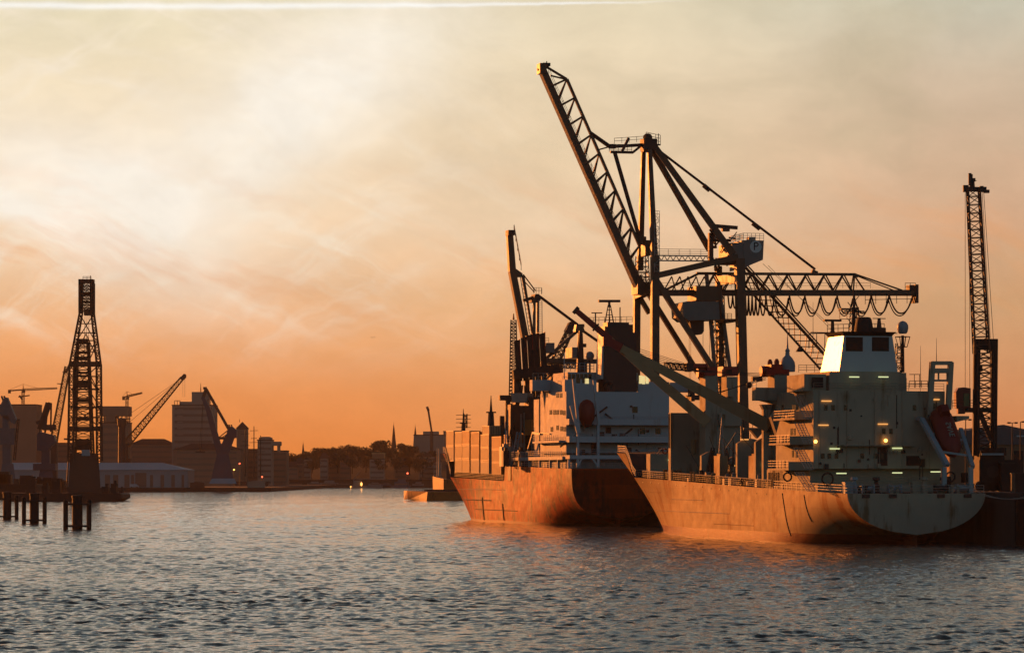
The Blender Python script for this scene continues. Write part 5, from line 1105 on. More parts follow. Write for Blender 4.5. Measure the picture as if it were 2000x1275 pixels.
# ------------------------------------------------------------------ mobile harbour crane on the quay, right edge
def mobile_crane():
    d = frpx(1932, 476); P = lambda x, y, u=0.0: d.U(x, y, u)
    t = thing('mobile_harbour_crane', d, 'mobile harbour crane with tall slim lattice mast at the right edge of the quay', 'crane')
    jb = MB(); a, b = P(1917, 690), P(1901, 368)
    jb.lattice(a, b, 2.2, 1.8, 20, .15, .075); jb.build('mast_lattice', mat('crane_brown', (.16, .07, .04), .55), t)
    hd = MB().beam(P(1886, 369), P(1926, 371), .9, .7).beam(P(1886, 375), P(1886, 362), .8).box(-.6, .6, P(1920, 0).y, P(1913, 0).y, P(0, 375).z, P(0, 364).z).beam(P(1899, 366), P(1898, 350), .7).box(-.5, -.2, P(1899, 0).y, P(1891, 0).y, P(0, 363).z, P(0, 341).z).box(.2, .5, P(1898, 0).y, P(1892, 0).y, P(0, 358).z, P(0, 338).z).prism([P(1897, 349, -.1), P(1908, 353, -.1), P(1897, 358, -.1)], (.2, 0, 0)).beam(P(1896, 350), P(1905, 350), .3)
    hd.build('mast_head', M_dark, t)
    MB().tube(P(1919, 366), P(1927, 366), .09).box(-.4, .4, P(1932, 0).y, P(1921, 0).y, P(0, 377).z, P(0, 371).z).build('floodlight', M_dark, t)
    w = MB()
    for x, y, x2, y2 in ((1885, 375, 1885, 768), (1893, 375, 1894, 768), (1918, 372, 1934, 660), (1921, 372, 1940, 662)): w.tube(P(x, y), P(x2, y2), .05, n=3)
    w.build('hoist_rope', M_cable, t)
    tw = MB()
    for x0, x1 in ((1906, 1908), (1940, 1942)): tw.beam(P(x0, 890), P(x1, 662), 1.0)
    tw.box(-.8, .8, P(1946, 0).y, P(1904, 0).y, P(0, 683).z, P(0, 662).z).box(-.9, .9, P(1946, 0).y, P(1886, 0).y, P(0, 805).z, P(0, 796).z); tw.build('mast_tower', M_soot, t)
    MB().lattice(P(1924, 890), P(1922, 684), 2.4, 2.4, 14, .14, .1).beam(P(1912, 800), P(1935, 858), .7).build('tower_lattice', M_dark, t)
    MB().box(-.5, 1.2, P(1918, 0).y, P(1914, 0).y, P(0, 725).z, P(0, 715).z).box(-.5, .5, P(1920, 0).y, P(1912, 0).y, P(0, 627).z, P(0, 623).z).build('junction_box', M_dark, t)
    cab = MB().prism([P(1867, 766, -1), P(1872, 757, -1), P(1882, 756, -1), P(1896, 758, -1), P(1896, 796, -1), P(1868, 797, -1)], (2.4, 0, 0)).box(-.6, 1, P(1884, 0).y, P(1870, 0).y, P(0, 808).z, P(0, 797).z).build('operator_cab', mat('cab_red', (.18, .03, .025), .45), t)
    p, q = P(1882, 768, -1.05), P(1893, 793, -1.05); MB().box(-1.09, -.98, q.y, p.y, q.z, p.z).build('cab_window', mat('green_glass', (.05, .10, .05), .1), cab)
    MB().rail([P(1860, 797, -1), P(1906, 797, -1)], 1.2, .9, .05, 3).build('cab_railing', M_dark, t)
    ch = MB(); z1 = P(0, 893).z
    ch.box(-4, 6, P(1985, 0).y, P(1905, 0).y, QZ + 1.2, z1 - .4).box(-2, 4, P(1958, 0).y, P(1910, 0).y, z1 - .4, z1 + .6).lathe((0, P(1940, 0).y, z1 + .3), [(2.0, 0), (2.0, 1.2)], 14)
    cho = ch.build('chassis', M_soot, t)
    for i in range(7):
        y = P(1906 + i * 13, 0).y; MB().tube((-4.4, y, QZ + .8), (-3.6, y, QZ + .8), .8, n=12).build('wheel', M_soot, cho)
    c = P(1940, 921, -4); sgn = MB(); n = 18; sgn.prism([(-4.08, c.y + .95 * math.cos(2 * math.pi * i / n), c.z + .95 * math.sin(2 * math.pi * i / n)) for i in range(n)], (.07, 0, 0)); sgn.build('round_plate', M_dark, cho)
    MB().box(-2.6, -1.9, P(1955, 0).y, P(1912, 0).y, P(0, 889).z, P(0, 885).z).build('cover_plate', M_blueg, t)
mobile_crane()

def right_shed():
    d = frpx(1965, 640, 0); P = lambda x, y, u=0.0: d.U(x, y, u)
    t = thing('transit_shed', d, 'long grey quay shed with low gabled roof behind the mobile crane', 'shed')
    MB().prism([P(1855, 868), P(1980, 868), P(2060, 868), P(2060, 850), P(1960, 829), P(1855, 846)], (70, 0, 0)).build('roof', mat('shed_roof', (.13, .13, .14), .7, var=.2), t)
    w = MB().box(.5, 69, P(2058, 0).y, P(1857, 0).y, QZ, P(0, 868).z - .01); w.build('wall', mat('shed_wall', (.25, .16, .10), .8, var=.2), t)
    for x in (1905, 1950, 1990, 2030):
        MB().box(.3, .6, P(x + 9, 0).y, P(x - 9, 0).y, QZ, P(0, 880).z).build('shed_door', M_soot, t)
    MB().box(-.3, .5, P(2060, 0).y, P(1985, 0).y, P(0, 853).z, P(0, 850).z).build('gutter', M_white, t)
    for x, y0, heads, lab in ((1886, 820, (-8, 8), 'tall lamp post with twin flat heads left of the mobile crane mast'), (1977, 826, (-7, 7), 'lamp post with two hooded heads above the shed roof, right of the mast'), (1993, 824, (5,), 'lamp post with single drooping head at the far right edge')):
        l = frpx(x, 600); Q = lambda a, b: l.U(a, b, 0); t2 = thing('lamp_post', l, lab, 'lamp post', 'lamp posts on the quay', z=0)
        MB().tube((0, 0, QZ), Q(x, y0), .16, .09).build('post', M_dark, t2)
        for h in heads: MB().tube(Q(x, y0), Q(x + h * .6, y0 - 1), .07).box(-.5, .5, Q(x + h + 3, 0).y, Q(x + h - 3, 0).y, Q(0, y0 + 1).z, Q(0, y0 - 2).z).build('lamp_head', M_dark, t2)
    # dim clutter on the quay between the stern and the right edge
    rr = random.Random(3)
    for i, (x, w_, y0, lab) in enumerate(((1968, 26, 905, 'black container stack stored on the quay beside the mobile crane'), (1992, 18, 925, 'dark low crate stored on the quay at the right edge'))):
        l = frpx(x, 470 - i * 25); Q = lambda a, b: l.U(a, b, 0); a, b = Q(x - w_ / 2, y0), Q(x + w_ / 2, y0)
        t3 = thing('cargo_crate', l, lab, 'crate')
        MB().box(0, 4, b.y, a.y, QZ, a.z).build('crate_body', M_soot, t3); MB().box(-.1, 4.1, b.y - .1, a.y + .1, a.z, a.z + .15).build('crate_lid', M_dark, t3)
right_shed()
# ------------------------------------------------------------------ floating crane and dolphins, left
M_steelb = mat('floating_crane_steel', (.08, .045, .028), .6, var=.25)
M_blue = mat('dull_blue_crane_paint', (.05, .07, .11), .55, var=.2)
def floating_crane():
    d = frpx(166, 1215); P = lambda x, y, u=0.0: d.U(x, y, u)
    t = thing('floating_crane', d, 'tall dark floating crane with lattice A-frame standing on a black pontoon at the left', 'crane')
    pt = MB(); yl, yr = P(20, 0).y, P(246, 0).y; z1 = P(180, 962).z
    pt.prism([(-14, yl, -1), (-14, yr + 4, -1), (-14, yr, 1.2), (-14, yr, z1 - .6), (-14, yr + 1.5, z1), (-14, yl, z1)], (28, 0, 0)); pt.build('pontoon', M_soot, t)
    rl = MB().rail([(-13.5, yr + 2, z1), (-13.5, P(60, 0).y, z1)], 1.3, 2.5, .09, 2); rl.build('pontoon_railing', M_dark, t)
    for x, w in ((60, 9), (88, 6), (110, 8), (205, 7), (222, 6), (236, 4)):
        h = {60: 936, 88: 948, 110: 940, 205: 950, 222: 944, 236: 956}[x]
        a, b = P(x - w, h, -9), P(x + w, h, -9); MB().box(-9, -5, b.y, a.y, z1, a.z).box(-8, -6, b.y + .3, (a.y + b.y) / 2, a.z, a.z + 1.2).build('deck_house', M_soot, t)
    # engine house at the foot of the frame
    h = MB().hexa([P(133, 962, -8), P(197, 962, -8), P(197, 962, 8), P(133, 962, 8), P(137, 885, -6), P(192, 885, -6), P(192, 885, 6), P(137, 885, 6)]); h.build('engine_house', M_steelb, t)
    a, b = P(160, 878, -6.5), P(176, 890, -6.5); MB().box(-7.2, -6.6, b.y, a.y, b.z, a.z).build('cab_window', M_blueg, t)
    # A-frame: two lattice legs, front and rear, joined by heavy cross beams
    for x0, x1, xm in ((138, 158, 140), (194, 181, 193)):
        for u0, u1 in ((-6, -2.5), (7, 2.5)):
            g = MB(); p0, p1, p2 = P(x0, 900, u0), P(xm, 712, u0 * .7), P(x1, 612, u1)
            g.lattice(p0, p1, 2.0, 1.8, 14, .3, .17).lattice(p1, p2, 1.7, 1.2, 9, .27, .15).lattice(p2, P(x1 - (1 if x1 > 170 else -1), 546, u1), 1.2, 1.2, 5, .3, .16); g.build('frame_leg', M_steelb, t)
    for y, th, xa, xb in ((711, 2.0, 138, 195), (837, 1.7, 136, 196), (795, .7, 138, 194), (760, .7, 139, 194), (665, .45, 149, 186), (650, .4, 150, 185), (676, .4, 148, 188), (687, .35, 147, 189), (632, .35, 153, 184), (735, .5, 138, 194), (815, .6, 138, 195)):
        MB().beam(P(xa, y, -4), P(xb, y, -4), th * .8, th).build('cross_beam', M_steelb, t)
    xb = MB()
    for xa, ya, xc, yc in ((150, 665, 184, 612), (185, 665, 155, 612), (168, 652, 148, 690), (168, 652, 190, 700), (142, 760, 190, 715), (192, 790, 160, 740), (190, 830, 150, 800), (140, 835, 185, 795), (176, 700, 192, 665), (190, 760, 170, 720), (188, 800, 172, 770), (172, 735, 192, 765), (174, 690, 186, 668)):
        xb.tube(P(xa, ya, -3), P(xc, yc, -3), .2, n=4)
    xb.build('bracing', M_steelb, t)
    # dense head block with hanging hook blocks
    hb = MB().box(-3, 3, P(183, 0).y, P(155, 0).y, P(160, 553).z, P(160, 546).z).box(-3, 3, P(160, 0).y, P(155, 0).y, P(160, 612).z, P(160, 553).z).box(-3, 3, P(184, 0).y, P(180, 0).y, P(160, 612).z, P(160, 553).z).box(-2, 2, P(181, 0).y, P(165, 0).y, P(170, 616).z, P(170, 604).z)
    hb.lattice(P(169, 608), P(169, 553), 3.5, 3.5, 9, .32, .15, x=True).beam(P(156, 574), P(183, 574), 1.2).beam(P(156, 590), P(183, 590), .8).rail([P(162, 545), P(178, 545)], 1.0, 1.5, .1, 2).tube(P(177, 546), P(177, 538), .15); hb.build('head_block', M_steelb, t)
    w = MB()
    for x in (166, 170, 174): w.tube(P(x, 612, -1), P(x - 2, 700, -1), .1, n=3)
    w.build('hoist_rope', M_cable, t)
    # inner hoist tower
    it = MB().lattice(P(163, 885, -1), P(162, 668, -1), 7.2, 4.2, 20, .42, .17).box(-3, 2, P(172, 0).y, P(152, 0).y, P(162, 672).z, P(162, 662).z)
    for y, h_ in ((700, 7), (688, 4), (750, 14), (782, 7), (728, 4), (868, 22), (818, 6)): it.box(-3, 2, P(176 if y > 730 else 172, 0).y, P(150, 0).y, P(162, y + h_ / 2).z, P(162, y - h_ / 2).z)
    it.build('hoist_tower', M_steelb, t)
floating_crane()

def dolphins():
    src = None
    for i, (px, yw, xw, hw, lab) in enumerate(((151, 1034, 25, 53, 'nearest and largest of three black mooring dolphins at the left'), (67, 1022, 22, 47, 'middle one of three black mooring dolphins below the pontoon'), (14, 1014, 20, 40, 'mooring dolphin cut off by the left edge of the picture'))):
        dd = 58600 / (yw - 930); f = frpx(px, dd)
        if src is None:
            src = t = thing('mooring_dolphin', f, lab, 'dolphin', 'mooring dolphins in the river')
            h = 5.6
            MB().lathe((0, 0, -2), [(.95, 0), (.95, h + 2.2), (1.05, h + 2.2), (1.05, h + 2.6), (.3, h + 2.7)], 14).build('centre_pile', M_soot, t)
            for x, y in ((.2, -2.1), (-.2, 2.1)): MB().lathe((x, y, -2), [(.45, 0), (.45, h + 1.6), (.5, h + 1.7), (.2, h + 1.9)], 10).build('outer_pile', M_soot, t)
            for z in (.5, h - 1.1): MB().box(-1.5, .9, -2.3, 2.3, z, z + .35).box(-.5, .5, -2.4, 2.4, z + .05, z + .3).build('brace', M_soot, t)
        else:
            c = dup(src); place(c, f); tag(c, lab, 'dolphin', 'mooring dolphins in the river')
dolphins()

# ------------------------------------------------------------------ shipyard bank, left
QB = 2.6
M_city = mat('hazy_brick', (.40, .23, .16), .85, var=.2, scale=.05)  # both town wall colours lightened in place of missing haze glow
M_city2 = mat('hazy_concrete', (.46, .35, .28), .85, var=.15, scale=.05)
M_cityg = mat('dull_glazing', (.26, .17, .13), .6, var=.2)
M_rooft = mat('dark_roof', (.07, .05, .045), .8, var=.2, scale=.1)
def bank():
    d = Fr(0, 1950); P = lambda x, y, u=0.0: d.U(x, y, u)
    mb = MB().box(0, 900, P(529, 0).y, P(-500, 0).y, -3, QB); o = mb.build('river_bank', mat('bank_stone', (.045, .04, .035), .9, var=.3, scale=.1)); place(o, d); struct(o); o['label'] = 'low stone bank of the shipyard on the left'; o['category'] = 'bank'
    # warehouse with a long pale hipped roof
    t = thing('warehouse', Fr((199 - 1000) / F * 1965, 1965), 'long low warehouse with pale hipped roof on the left bank', 'warehouse'); f = Fr((199 - 1000) / F * 1965, 1965); W_ = lambda x, y, u=0.0: f.U(x, y, u)
    x0, x1 = 10, 368; ze, zr = W_(300, 917.5).z, W_(300, 903).z
    a, b = W_(x0, 0).y, W_(x1, 0).y; rid = W_(318, 0, 20).y
    MB().box(0, 40, b + .4, a, QB, ze).build('wall', mat('warehouse_wall', (.36, .40, .42), .7, var=.15, scale=.1), t)
    MB().add([(-1, a, ze), (-1, b, ze), (41, b, ze), (41, a, ze), (20, a, zr), (20, rid, zr)], [(0, 1, 5, 4), (1, 2, 5), (2, 3, 4, 5), (0, 4, 3), (3, 2, 1, 0)]).build('roof', mat('pale_sheet_roof', (.75, .75, .76), .55, var=.12, scale=.06), t)
    for x, w in ((210, 5), (226, 5), (248, 5), (259, 3), (275, 11), (296, 3), (317, 3.5), (338, 3.5), (357, 2.5)):
        p, q = W_(x - w, 923 if w > 8 else 927), W_(x + w, 940); MB().box(-.15, .3, q.y, p.y, QB + .2, p.z).build('door', M_cityg, t)
    # grey parked vehicles and yard sheds in front
    rr = random.Random(11)
    for i, (x, h, lab) in enumerate(((262, 6, 'pale van parked before the big warehouse door'), (118, 7, 'dark container hut left of the floating crane on the bank'), (385, 5, 'low dark hut on the bank right of the warehouse'), (500, 6, 'square grey hut near the tip of the bank'))):
        g = frpx(x, 1956); z = QB
        t2 = thing('yard_hut' if i else 'delivery_van', g, lab, 'hut' if i else 'van', z=z); w = 4.5 if i != 3 else 5.5
        if i: MB().box(0, 3, -w, w, 0, h * .55).prism([(-.2, -w - .3, h * .55), (-.2, w + .3, h * .55), (-.2, w, h * .62), (-.2, 0, h * .75), (-.2, -w, h * .62)], (3.4, 0, 0)).build('hut_body', M_city2 if i == 3 else M_dark, t2)
        else:
            MB().prism([(0, -2.8, .4), (0, 2.8, .4), (0, 2.8, 2.3), (0, -1.2, 2.3), (0, -2.0, 1.4), (0, -2.8, 1.2)], (2, 0, 0)).build('van_body', M_white, t2)
            for y in (-1.8, 1.8): MB().tube((-.05, y, .4), (2.05, y, .4), .4, n=10).build('wheel', M_soot, t2)
    # luffing yard crane with its dark double jib
    g = frpx(432, 1960); q = lambda x, y, u=0.0: g.U(x, y, u)
    t = thing('slewing_crane', g, 'dark bent-jib slewing crane in front of the tall tower block', 'crane', z=0)
    MB().hexa([q(412, 936, -6), q(456, 936, -6), q(456, 936, 6), q(412, 936, 6), q(424, 885, -3), q(446, 885, -3), q(446, 885, 3), q(424, 885, 3)]).build('portal', M_blue, t)
    MB().hexa([q(424, 888, -3), q(446, 888, -3), q(446, 888, 3), q(424, 888, 3), q(440, 850, -3), q(462, 845, -3), q(462, 845, 3), q(440, 850, 3)]).prism([q(440, 855, -4), q(444, 840, -4), q(452, 832, -4), q(462, 840, -4), q(462, 855, -4)], (8, 0, 0)).build('crane_house', M_blue, t)
    MB().beam(q(430, 885), q(407, 800), 4.2, 3.6, 3.2, 3.0).beam(q(407, 800), q(396, 775), 3.2, 3.0, 2.0, 2.0).build('jib', M_blue, t)
    MB().beam(q(449, 842), q(403, 760), 1.9, 1.7).beam(q(403, 758), q(396, 780), 2.0).beam(q(397, 758), q(404, 758), 1.6).build('luffing_beam', M_steelb, t)
    MB().beam(q(425, 856), q(448, 838), .6).beam(q(424, 860), q(446, 846), .5).beam(q(420, 842), q(426, 860), .7).beam(q(430, 888), q(441, 858), 1.2).box(-1, 1, q(440, 0).y, q(425, 0).y, q(430, 858).z, q(430, 853).z).build('tie_rods', M_dark, t)
    for x in (448, 451, 455): MB().beam(q(x, 842), q(x - 3, 829), .8).build('head_prong', M_dark, t)
    w = MB()
    for x, y in ((389, 878), (393, 878)): w.tube(q(397, 778), q(x, y), .16, n=3)
    w.build('hoist_rope', M_cable, t); MB().box(-.6, .6, q(401, 0).y, q(382, 0).y, q(391, 884).z, q(391, 881).z).tube(q(391, 881), q(391, 874), .5).build('hook_block', M_dark, t)
    MB().hexa([q(408, 944, -10), q(462, 944, -10), q(462, 944, 8), q(408, 944, 8), q(414, 934, -8), q(458, 934, -8), q(458, 934, 6), q(414, 934, 6)]).build('base_ring', M_blueg, t)
    # crawler crane with long lattice jib
    g2 = frpx(240, 2020); q2 = lambda x, y, u=0.0: g2.U(x, y, u)
    t = thing('crawler_crane', g2, 'crawler crane with long lattice jib reaching up to the right over low roofs', 'crane')
    M_or = mat('orange_crane_paint', (.30, .12, .04), .5)
    MB().lattice(q2(246, 868), q2(356, 738), 4.6, 2.2, 24, .33, .17).build('jib', M_or, t)
    MB().beam(q2(354, 741), q2(361, 734), 2.8, 2.6).ball(q2(360, 734), 1.4).build('jib_head', M_dark, t)
    w = MB()
    for x, y in ((236, 820), (240, 835)): w.tube(q2(350, 742), q2(x, y), .12, n=3)
    w.tube(q2(361, 738), q2(361, 775), .1, n=3).tube(q2(357, 745), q2(357, 775), .08, n=3); w.build('pendant_rope', M_cable, t)
    MB().beam(q2(250, 880), q2(236, 815), 1.0).build('gantry_mast', M_or, t)
    MB().box(-4, 4, q2(252, 0).y, q2(238, 0).y, q2(245, 895).z, q2(245, 866).z).box(-3, 3, q2(256, 0).y, q2(234, 0).y, QB, q2(245, 895).z).build('crane_house', M_dark, t)
    # dark stack between the tower and the crawler crane
    g3 = frpx(238, 2000); t = thing('chimney', g3, 'dark flared chimney stack left of the crawler crane jib', 'chimney'); z1 = g3.U(238, 818).z
    MB().lathe((0, 0, QB), [(2.6, 0), (2.3, z1 - QB - 5), (2.9, z1 - QB - 4), (3.2, z1 - QB), (2.6, z1 - QB + .1)], 14).build('stack', M_dark, t)
    # blue yard crane on its portal, left of the floating crane
    g4 = frpx(88, 1560); r4 = lambda x, y, u=0.0: g4.U(x, y, u)
    t = thing('slewing_crane', g4, 'blue yard crane with folded double jib between the lattice jib and grey crane', 'crane')
    MB().prism([r4(72, 848, -3), r4(78, 843, -3), r4(105, 850, -3), r4(108, 862, -3), r4(92, 880, -3), r4(72, 880, -3)], (6, 0, 0)).build('crane_house', M_blue, t)
    MB().box(-2, 2, r4(98, 0).y, r4(82, 0).y, r4(90, 906).z, r4(90, 878).z).build('slewing_column', M_blue, t)
    MB().box(-3, 3, r4(110, 0).y, r4(66, 0).y, r4(90, 918).z, r4(90, 905).z).hexa([r4(70, 962, -4), r4(108, 962, -4), r4(108, 962, 4), r4(70, 962, 4), r4(78, 917, -2), r4(102, 917, -2), r4(102, 917, 2), r4(78, 917, 2)]).build('portal', M_blue, t)
    for dx in (0, 5): MB().beam(r4(76 + dx, 838), r4(93 + dx, 786), 1.9, 1.3).build('jib', M_dark, t)
    MB().beam(r4(94, 786), r4(88, 845), .9).beam(r4(100, 787), r4(99, 843), .8).beam(r4(82, 820), r4(76, 850), .6).beam(r4(71, 826), r4(80, 822), 1.6).build('luffing_strut', M_dark, t)
    MB().box(-2, 2, r4(109, 0).y, r4(84, 0).y, r4(95, 840).z, r4(95, 829).z).build('counterweight', M_dark, t)
    # lattice jib behind it
    g5 = frpx(112, 1700); r5 = lambda x, y, u=0.0: g5.U(x, y, u)
    t = thing('lattice_jib_crane', g5, 'orange lattice jib leaning right against the side of the floating crane', 'crane')
    MB().lattice(r5(104, 866), r5(132, 716), 3.6, 2.6, 22, .3, .16).beam(r5(128, 728), r5(136, 712), 1.2).build('jib', M_or, t)
    for x, y, w_ in ((118, 749, 12), (127, 726, 10)): MB().beam(r5(x - w_ / 2, y), r5(x + w_ / 2, y + 1), .5).build('jib_spacer', M_or, t)
    MB().box(-2, 2, r5(112, 0).y, r5(98, 0).y, QB, r5(104, 862).z).build('crane_house', M_dark, t)
    # grey crane cut by the left edge
    g6 = frpx(14, 1500); r6 = lambda x, y, u=0.0: g6.U(x, y, u)
    t = thing('slewing_crane', g6, 'grey portal crane cut off by the left edge of the picture', 'crane')
    M_gc = mat('grey_crane_paint', (.13, .15, .17), .55, var=.2)
    MB().prism([r6(-4, 800, -2), r6(8, 776, -2), r6(14, 776, -2), r6(32, 820, -2), r6(28, 828, -2), r6(2, 812, -2)], (4, 0, 0)).build('jib', M_gc, t)
    for x in (3, 8): MB().beam(r6(x, 773), r6(x + 8, 795), .8).build('jib_prong', M_dark, t)
    MB().box(-3, 3, r6(30, 0).y, r6(-6, 0).y, r6(14, 868).z, r6(14, 836).z).box(-2, 2, r6(18, 0).y, r6(6, 0).y, r6(12, 836).z, r6(12, 812).z).build('crane_house', M_gc, t)
    MB().box(-2, 2, r6(22, 0).y, r6(6, 0).y, r6(14, 905).z, r6(14, 867).z).hexa([r6(-4, 962, -4), r6(34, 962, -4), r6(34, 962, 4), r6(-4, 962, 4), r6(4, 905, -2), r6(26, 905, -2), r6(26, 905, 2), r6(4, 905, 2)]).build('portal', M_gc, t)
    MB().lattice(r6(28, 898), r6(36, 818), 1.0, .8, 14, .16, .1).build('rear_lattice', M_dark, t)
    mm = frpx(130, 1590); r7 = lambda x, y: mm.U(x, y); t = thing('signal_mast', mm, 'thin dark mast with short crossbar between the lattice jib and the floating crane', 'mast')
    MB().tube((0, 0, QB), r7(137, 838), .5, .3).beam(r7(125, 857), r7(146, 858), .9).tube(r7(132, 858), r7(132, 848), .3).build('mast_pole', M_dark, t)
    # dark working platforms and moored craft under the cranes
    for x0, x1, y0, dd, lab in ((-30, 60, 945, 1330, 'dark dock platform under the grey crane at the left edge'), (55, 135, 950, 1420, 'dark dock platform under the blue crane')):
        g7 = frpx((x0 + x1) / 2, dd); t = thing('dock_platform', g7, lab, 'platform'); a, b = g7.U(x0, y0), g7.U(x1, y0)
        pf = MB().box(0, 30, b.y, a.y, -1, a.z - 1.2).box(-.6, 31, b.y - .5, a.y + .5, a.z - 1.2, a.z); pf.build('platform_deck', M_soot, t)
        rr = random.Random(int(x0 + 99)); cl = MB()
        for i in range(9):
            x = rr.uniform(x0 + 8, x1 - 8); p = g7.U(x, y0); w = rr.uniform(.8, 2.6); MB().box(3, 8, p.y - w, p.y + w, p.z, p.z + rr.uniform(1.5, 6)).build('deck_cabin', rr.choice([M_soot, M_dark, M_steelb]), t)
    # lamps on the bank
    for x, y, mt, lab in ((468, 905, M_redlamp, 'glowing red lamp on a mast right of the bent-jib crane'), (457, 917, M_bulb, 'orange glowing lamp low beside the base of the bent-jib crane'), (512, 931, M_redlamp, 'small red lamp on the bank tip by the masts')):
        g8 = frpx(x, 1975); t = thing('lamp_mast', g8, lab, 'lamp'); p = g8.U(x, y)
        MB().tube((0, 0, QB), p, .22, .16).build('post', M_dark, t); MB().ball(p + Vector((-.2, 0, 0)), .5).build('lamp_glint_ball', mt, t)
bank()

# ------------------------------------------------------------------ the town beyond
def building(x0, x1, ytop, d, lab, mt=None, dep=25, base=QB, win=True, cat='building', name='building', roof=None, rows=None, cols=None, mtw=None):
    g = frpx((x0 + x1) / 2, d); q = lambda x, y, u=0.0: g.U(x, y, u)
    t = thing(name, g, lab, cat); a, b = q(x0, ytop), q(x1, ytop)
    MB().box(0, dep, b.y, a.y, base, a.z).build('wall', mt or M_city, t)
    h = a.z - base; w = a.y - b.y
    if win:
        rows = rows or max(2, int(h / 4)); cols = cols or max(2, int(w / 5)); rows = min(rows, 14); wn = 0
        for r_ in range(rows):
            z = base + h * (r_ + .35) / rows
            MB().box(-.12, .1, b.y + w * .06, a.y - w * .06, z, z + h / rows * .38).build('window_band', mtw or M_cityg, t)
    if roof == 'gable':
        MB().prism([(-.5, b.y - .5, a.z), (-.5, a.y + .5, a.z), (-.5, (a.y + b.y) / 2, a.z + w * .28)], (dep + 1, 0, 0)).build('roof', M_rooft, t)
    elif roof == 'hip':
        MB().add([(-.6, b.y - .6, a.z), (-.6, a.y + .6, a.z), (dep + .6, a.y + .6, a.z), (dep + .6, b.y - .6, a.z), (dep / 2, b.y + w * .25, a.z + 5), (dep / 2, a.y - w * .25, a.z + 5)], [(0, 4, 5, 1), (1, 5, 2), (2, 5, 4, 3), (3, 4, 0), (0, 1, 2, 3)]).build('roof', M_rooft, t)
    else:
        MB().box(-.3, dep + .3, b.y - .3, a.y + .3, a.z + .003, a.z + .8).build('roof', M_rooft, t)
    return t, q, a, b
def town():
    building(-40, 71, 791, 2500, 'broad brown tower block at the far left under the tower crane', M_city, win=False, dep=30)
    building(70, 142, 866, 2550, 'low brown block between the left tower and the floating crane', M_city)
    t, q, a, b = building(195, 250, 826, 2450, 'unfinished tower with open top floors right of the floating crane', M_city, rows=8)
    for y0, y1 in ((793, 812),): MB().box(-.5, 25, q(250, 0).y, q(194, 0).y, q(222, y1).z, q(222, y0).z).build('top_storey', M_city, t)
    MB().box(0, 25, q(225, 0).y, q(206, 0).y, q(215, 826).z + .9, q(215, 812).z - .01).build('core_wall', M_city, t)
    for x in (197, 203, 231, 238, 246): MB().box(.2, 1.2, q(x + 1, 0).y, q(x - 1, 0).y, q(222, 826).z + .9, q(222, 812).z - .01).build('column', M_city, t)
    for x, u in ((197, 23), (246, 23)): MB().box(u, u + 1.2, q(x + 1, 0).y, q(x - 1, 0).y, q(222, 826).z + .9, q(222, 812).z - .01).build('column', M_city, t)
    for y in (817, 822): MB().box(.3, 24, q(248, 0).y, q(196, 0).y, q(222, y).z - .25, q(222, y).z + .25).build('floor_slab', M_city, t)
    building(252, 340, 868, 2600, 'long low brown block behind the crawler crane', M_city, roof='hip'); building(282, 312, 862, 2640, 'slightly higher brown roof in the middle of the low block row', M_city, win=False)
    t, q, a, b = building(336, 419, 792, 2500, 'tall dark tower block with stepped top and aerial', M_city2, rows=12)
    MB().box(2, 22, q(405, 0).y, q(374, 0).y, a.z + .8, q(390, 765).z).build('upper_tower', M_city2, t); MB().box(2, 20, q(374, 0).y - .01, q(350, 0).y, a.z + .8, q(360, 784).z).build('penthouse', M_city2, t)
    MB().tube(q(392, 765, 5), q(392, 748, 5), .5, .15).build('aerial', M_dark, t)
    MB().rail([q(341, 792), q(352, 792)], 4, 3, .3, 1).rail([q(405, 792), q(418, 792)], 5, 3, .3, 1).build('roof_railing', M_dark, t)
    for i in range(10):
        z = q(350, 800 + i * 6).z; MB().box(-.25, .1, q(357, 0).y, q(346, 0).y, z - .5, z + .5).build('balcony', M_city2, t)
    building(338, 470, 878, 2420, 'wide brown block at the foot of the tall tower block', M_city, roof='hip')
    t, q, a, b = building(462, 483, 838, 2450, 'square tower with pyramid roof right of the bent-jib crane', M_city, win=False, dep=10)
    MB().add([(-.5, b.y - .5, a.z + .8), (-.5, a.y + .5, a.z + .8), (10.5, a.y + .5, a.z + .8), (10.5, b.y - .5, a.z + .8), (5, (a.y + b.y) / 2, q(472, 823).z)], [(0, 4, 1), (1, 4, 2), (2, 4, 3), (3, 4, 0), (0, 1, 2, 3)]).build('pyramid_roof', M_rooft, t)
    MB().tube(q(468, 824, 5), q(468, 818, 5), .3, .1).build('finial', M_dark, t)
    t, q, a, b = building(503, 531, 860, 2450, 'round-topped block with overhanging upper storey right of the ship masts', M_city2, dep=20); MB().lathe((10, (a.y + b.y) / 2, a.z + .8), [(5.5, 0), (5.5, 1.5), (3, 2.3)], 14).box(0, 12, q(548, 0).y, b.y - .003, q(540, 870).z, q(540, 862).z).box(2, 10, q(546, 0).y, q(541, 0).y, q(540, 882).z, q(540, 870).z - .003).build('overhang', M_city2, t)
    building(483, 506, 878, 2480, 'low dark block under the ship masts', M_city); building(528, 560, 881, 2500, 'flat roofed block beside the round-topped block', M_city)
    # hillside with trees
    d0 = 2850
    hp = [(440, 900), (520, 893), (600, 889), (680, 886), (760, 884), (830, 884), (900, 880), (1000, 876), (1300, 880), (2100, 885)]
    vs = []; fs = []; f0 = Fr(0, d0)
    for i, (x, y) in enumerate(hp):
        p = f0.U(x, y, 60); q_ = f0.U(x, 930, -160); vs += [(-150, q_.y, -1), (60, p.y, p.z), (500, p.y * 1.1, p.z + 2)]
        if i: o = 3 * i; fs += [(o - 3, o - 2, o + 1, o), (o - 2, o - 1, o + 2, o + 1)]
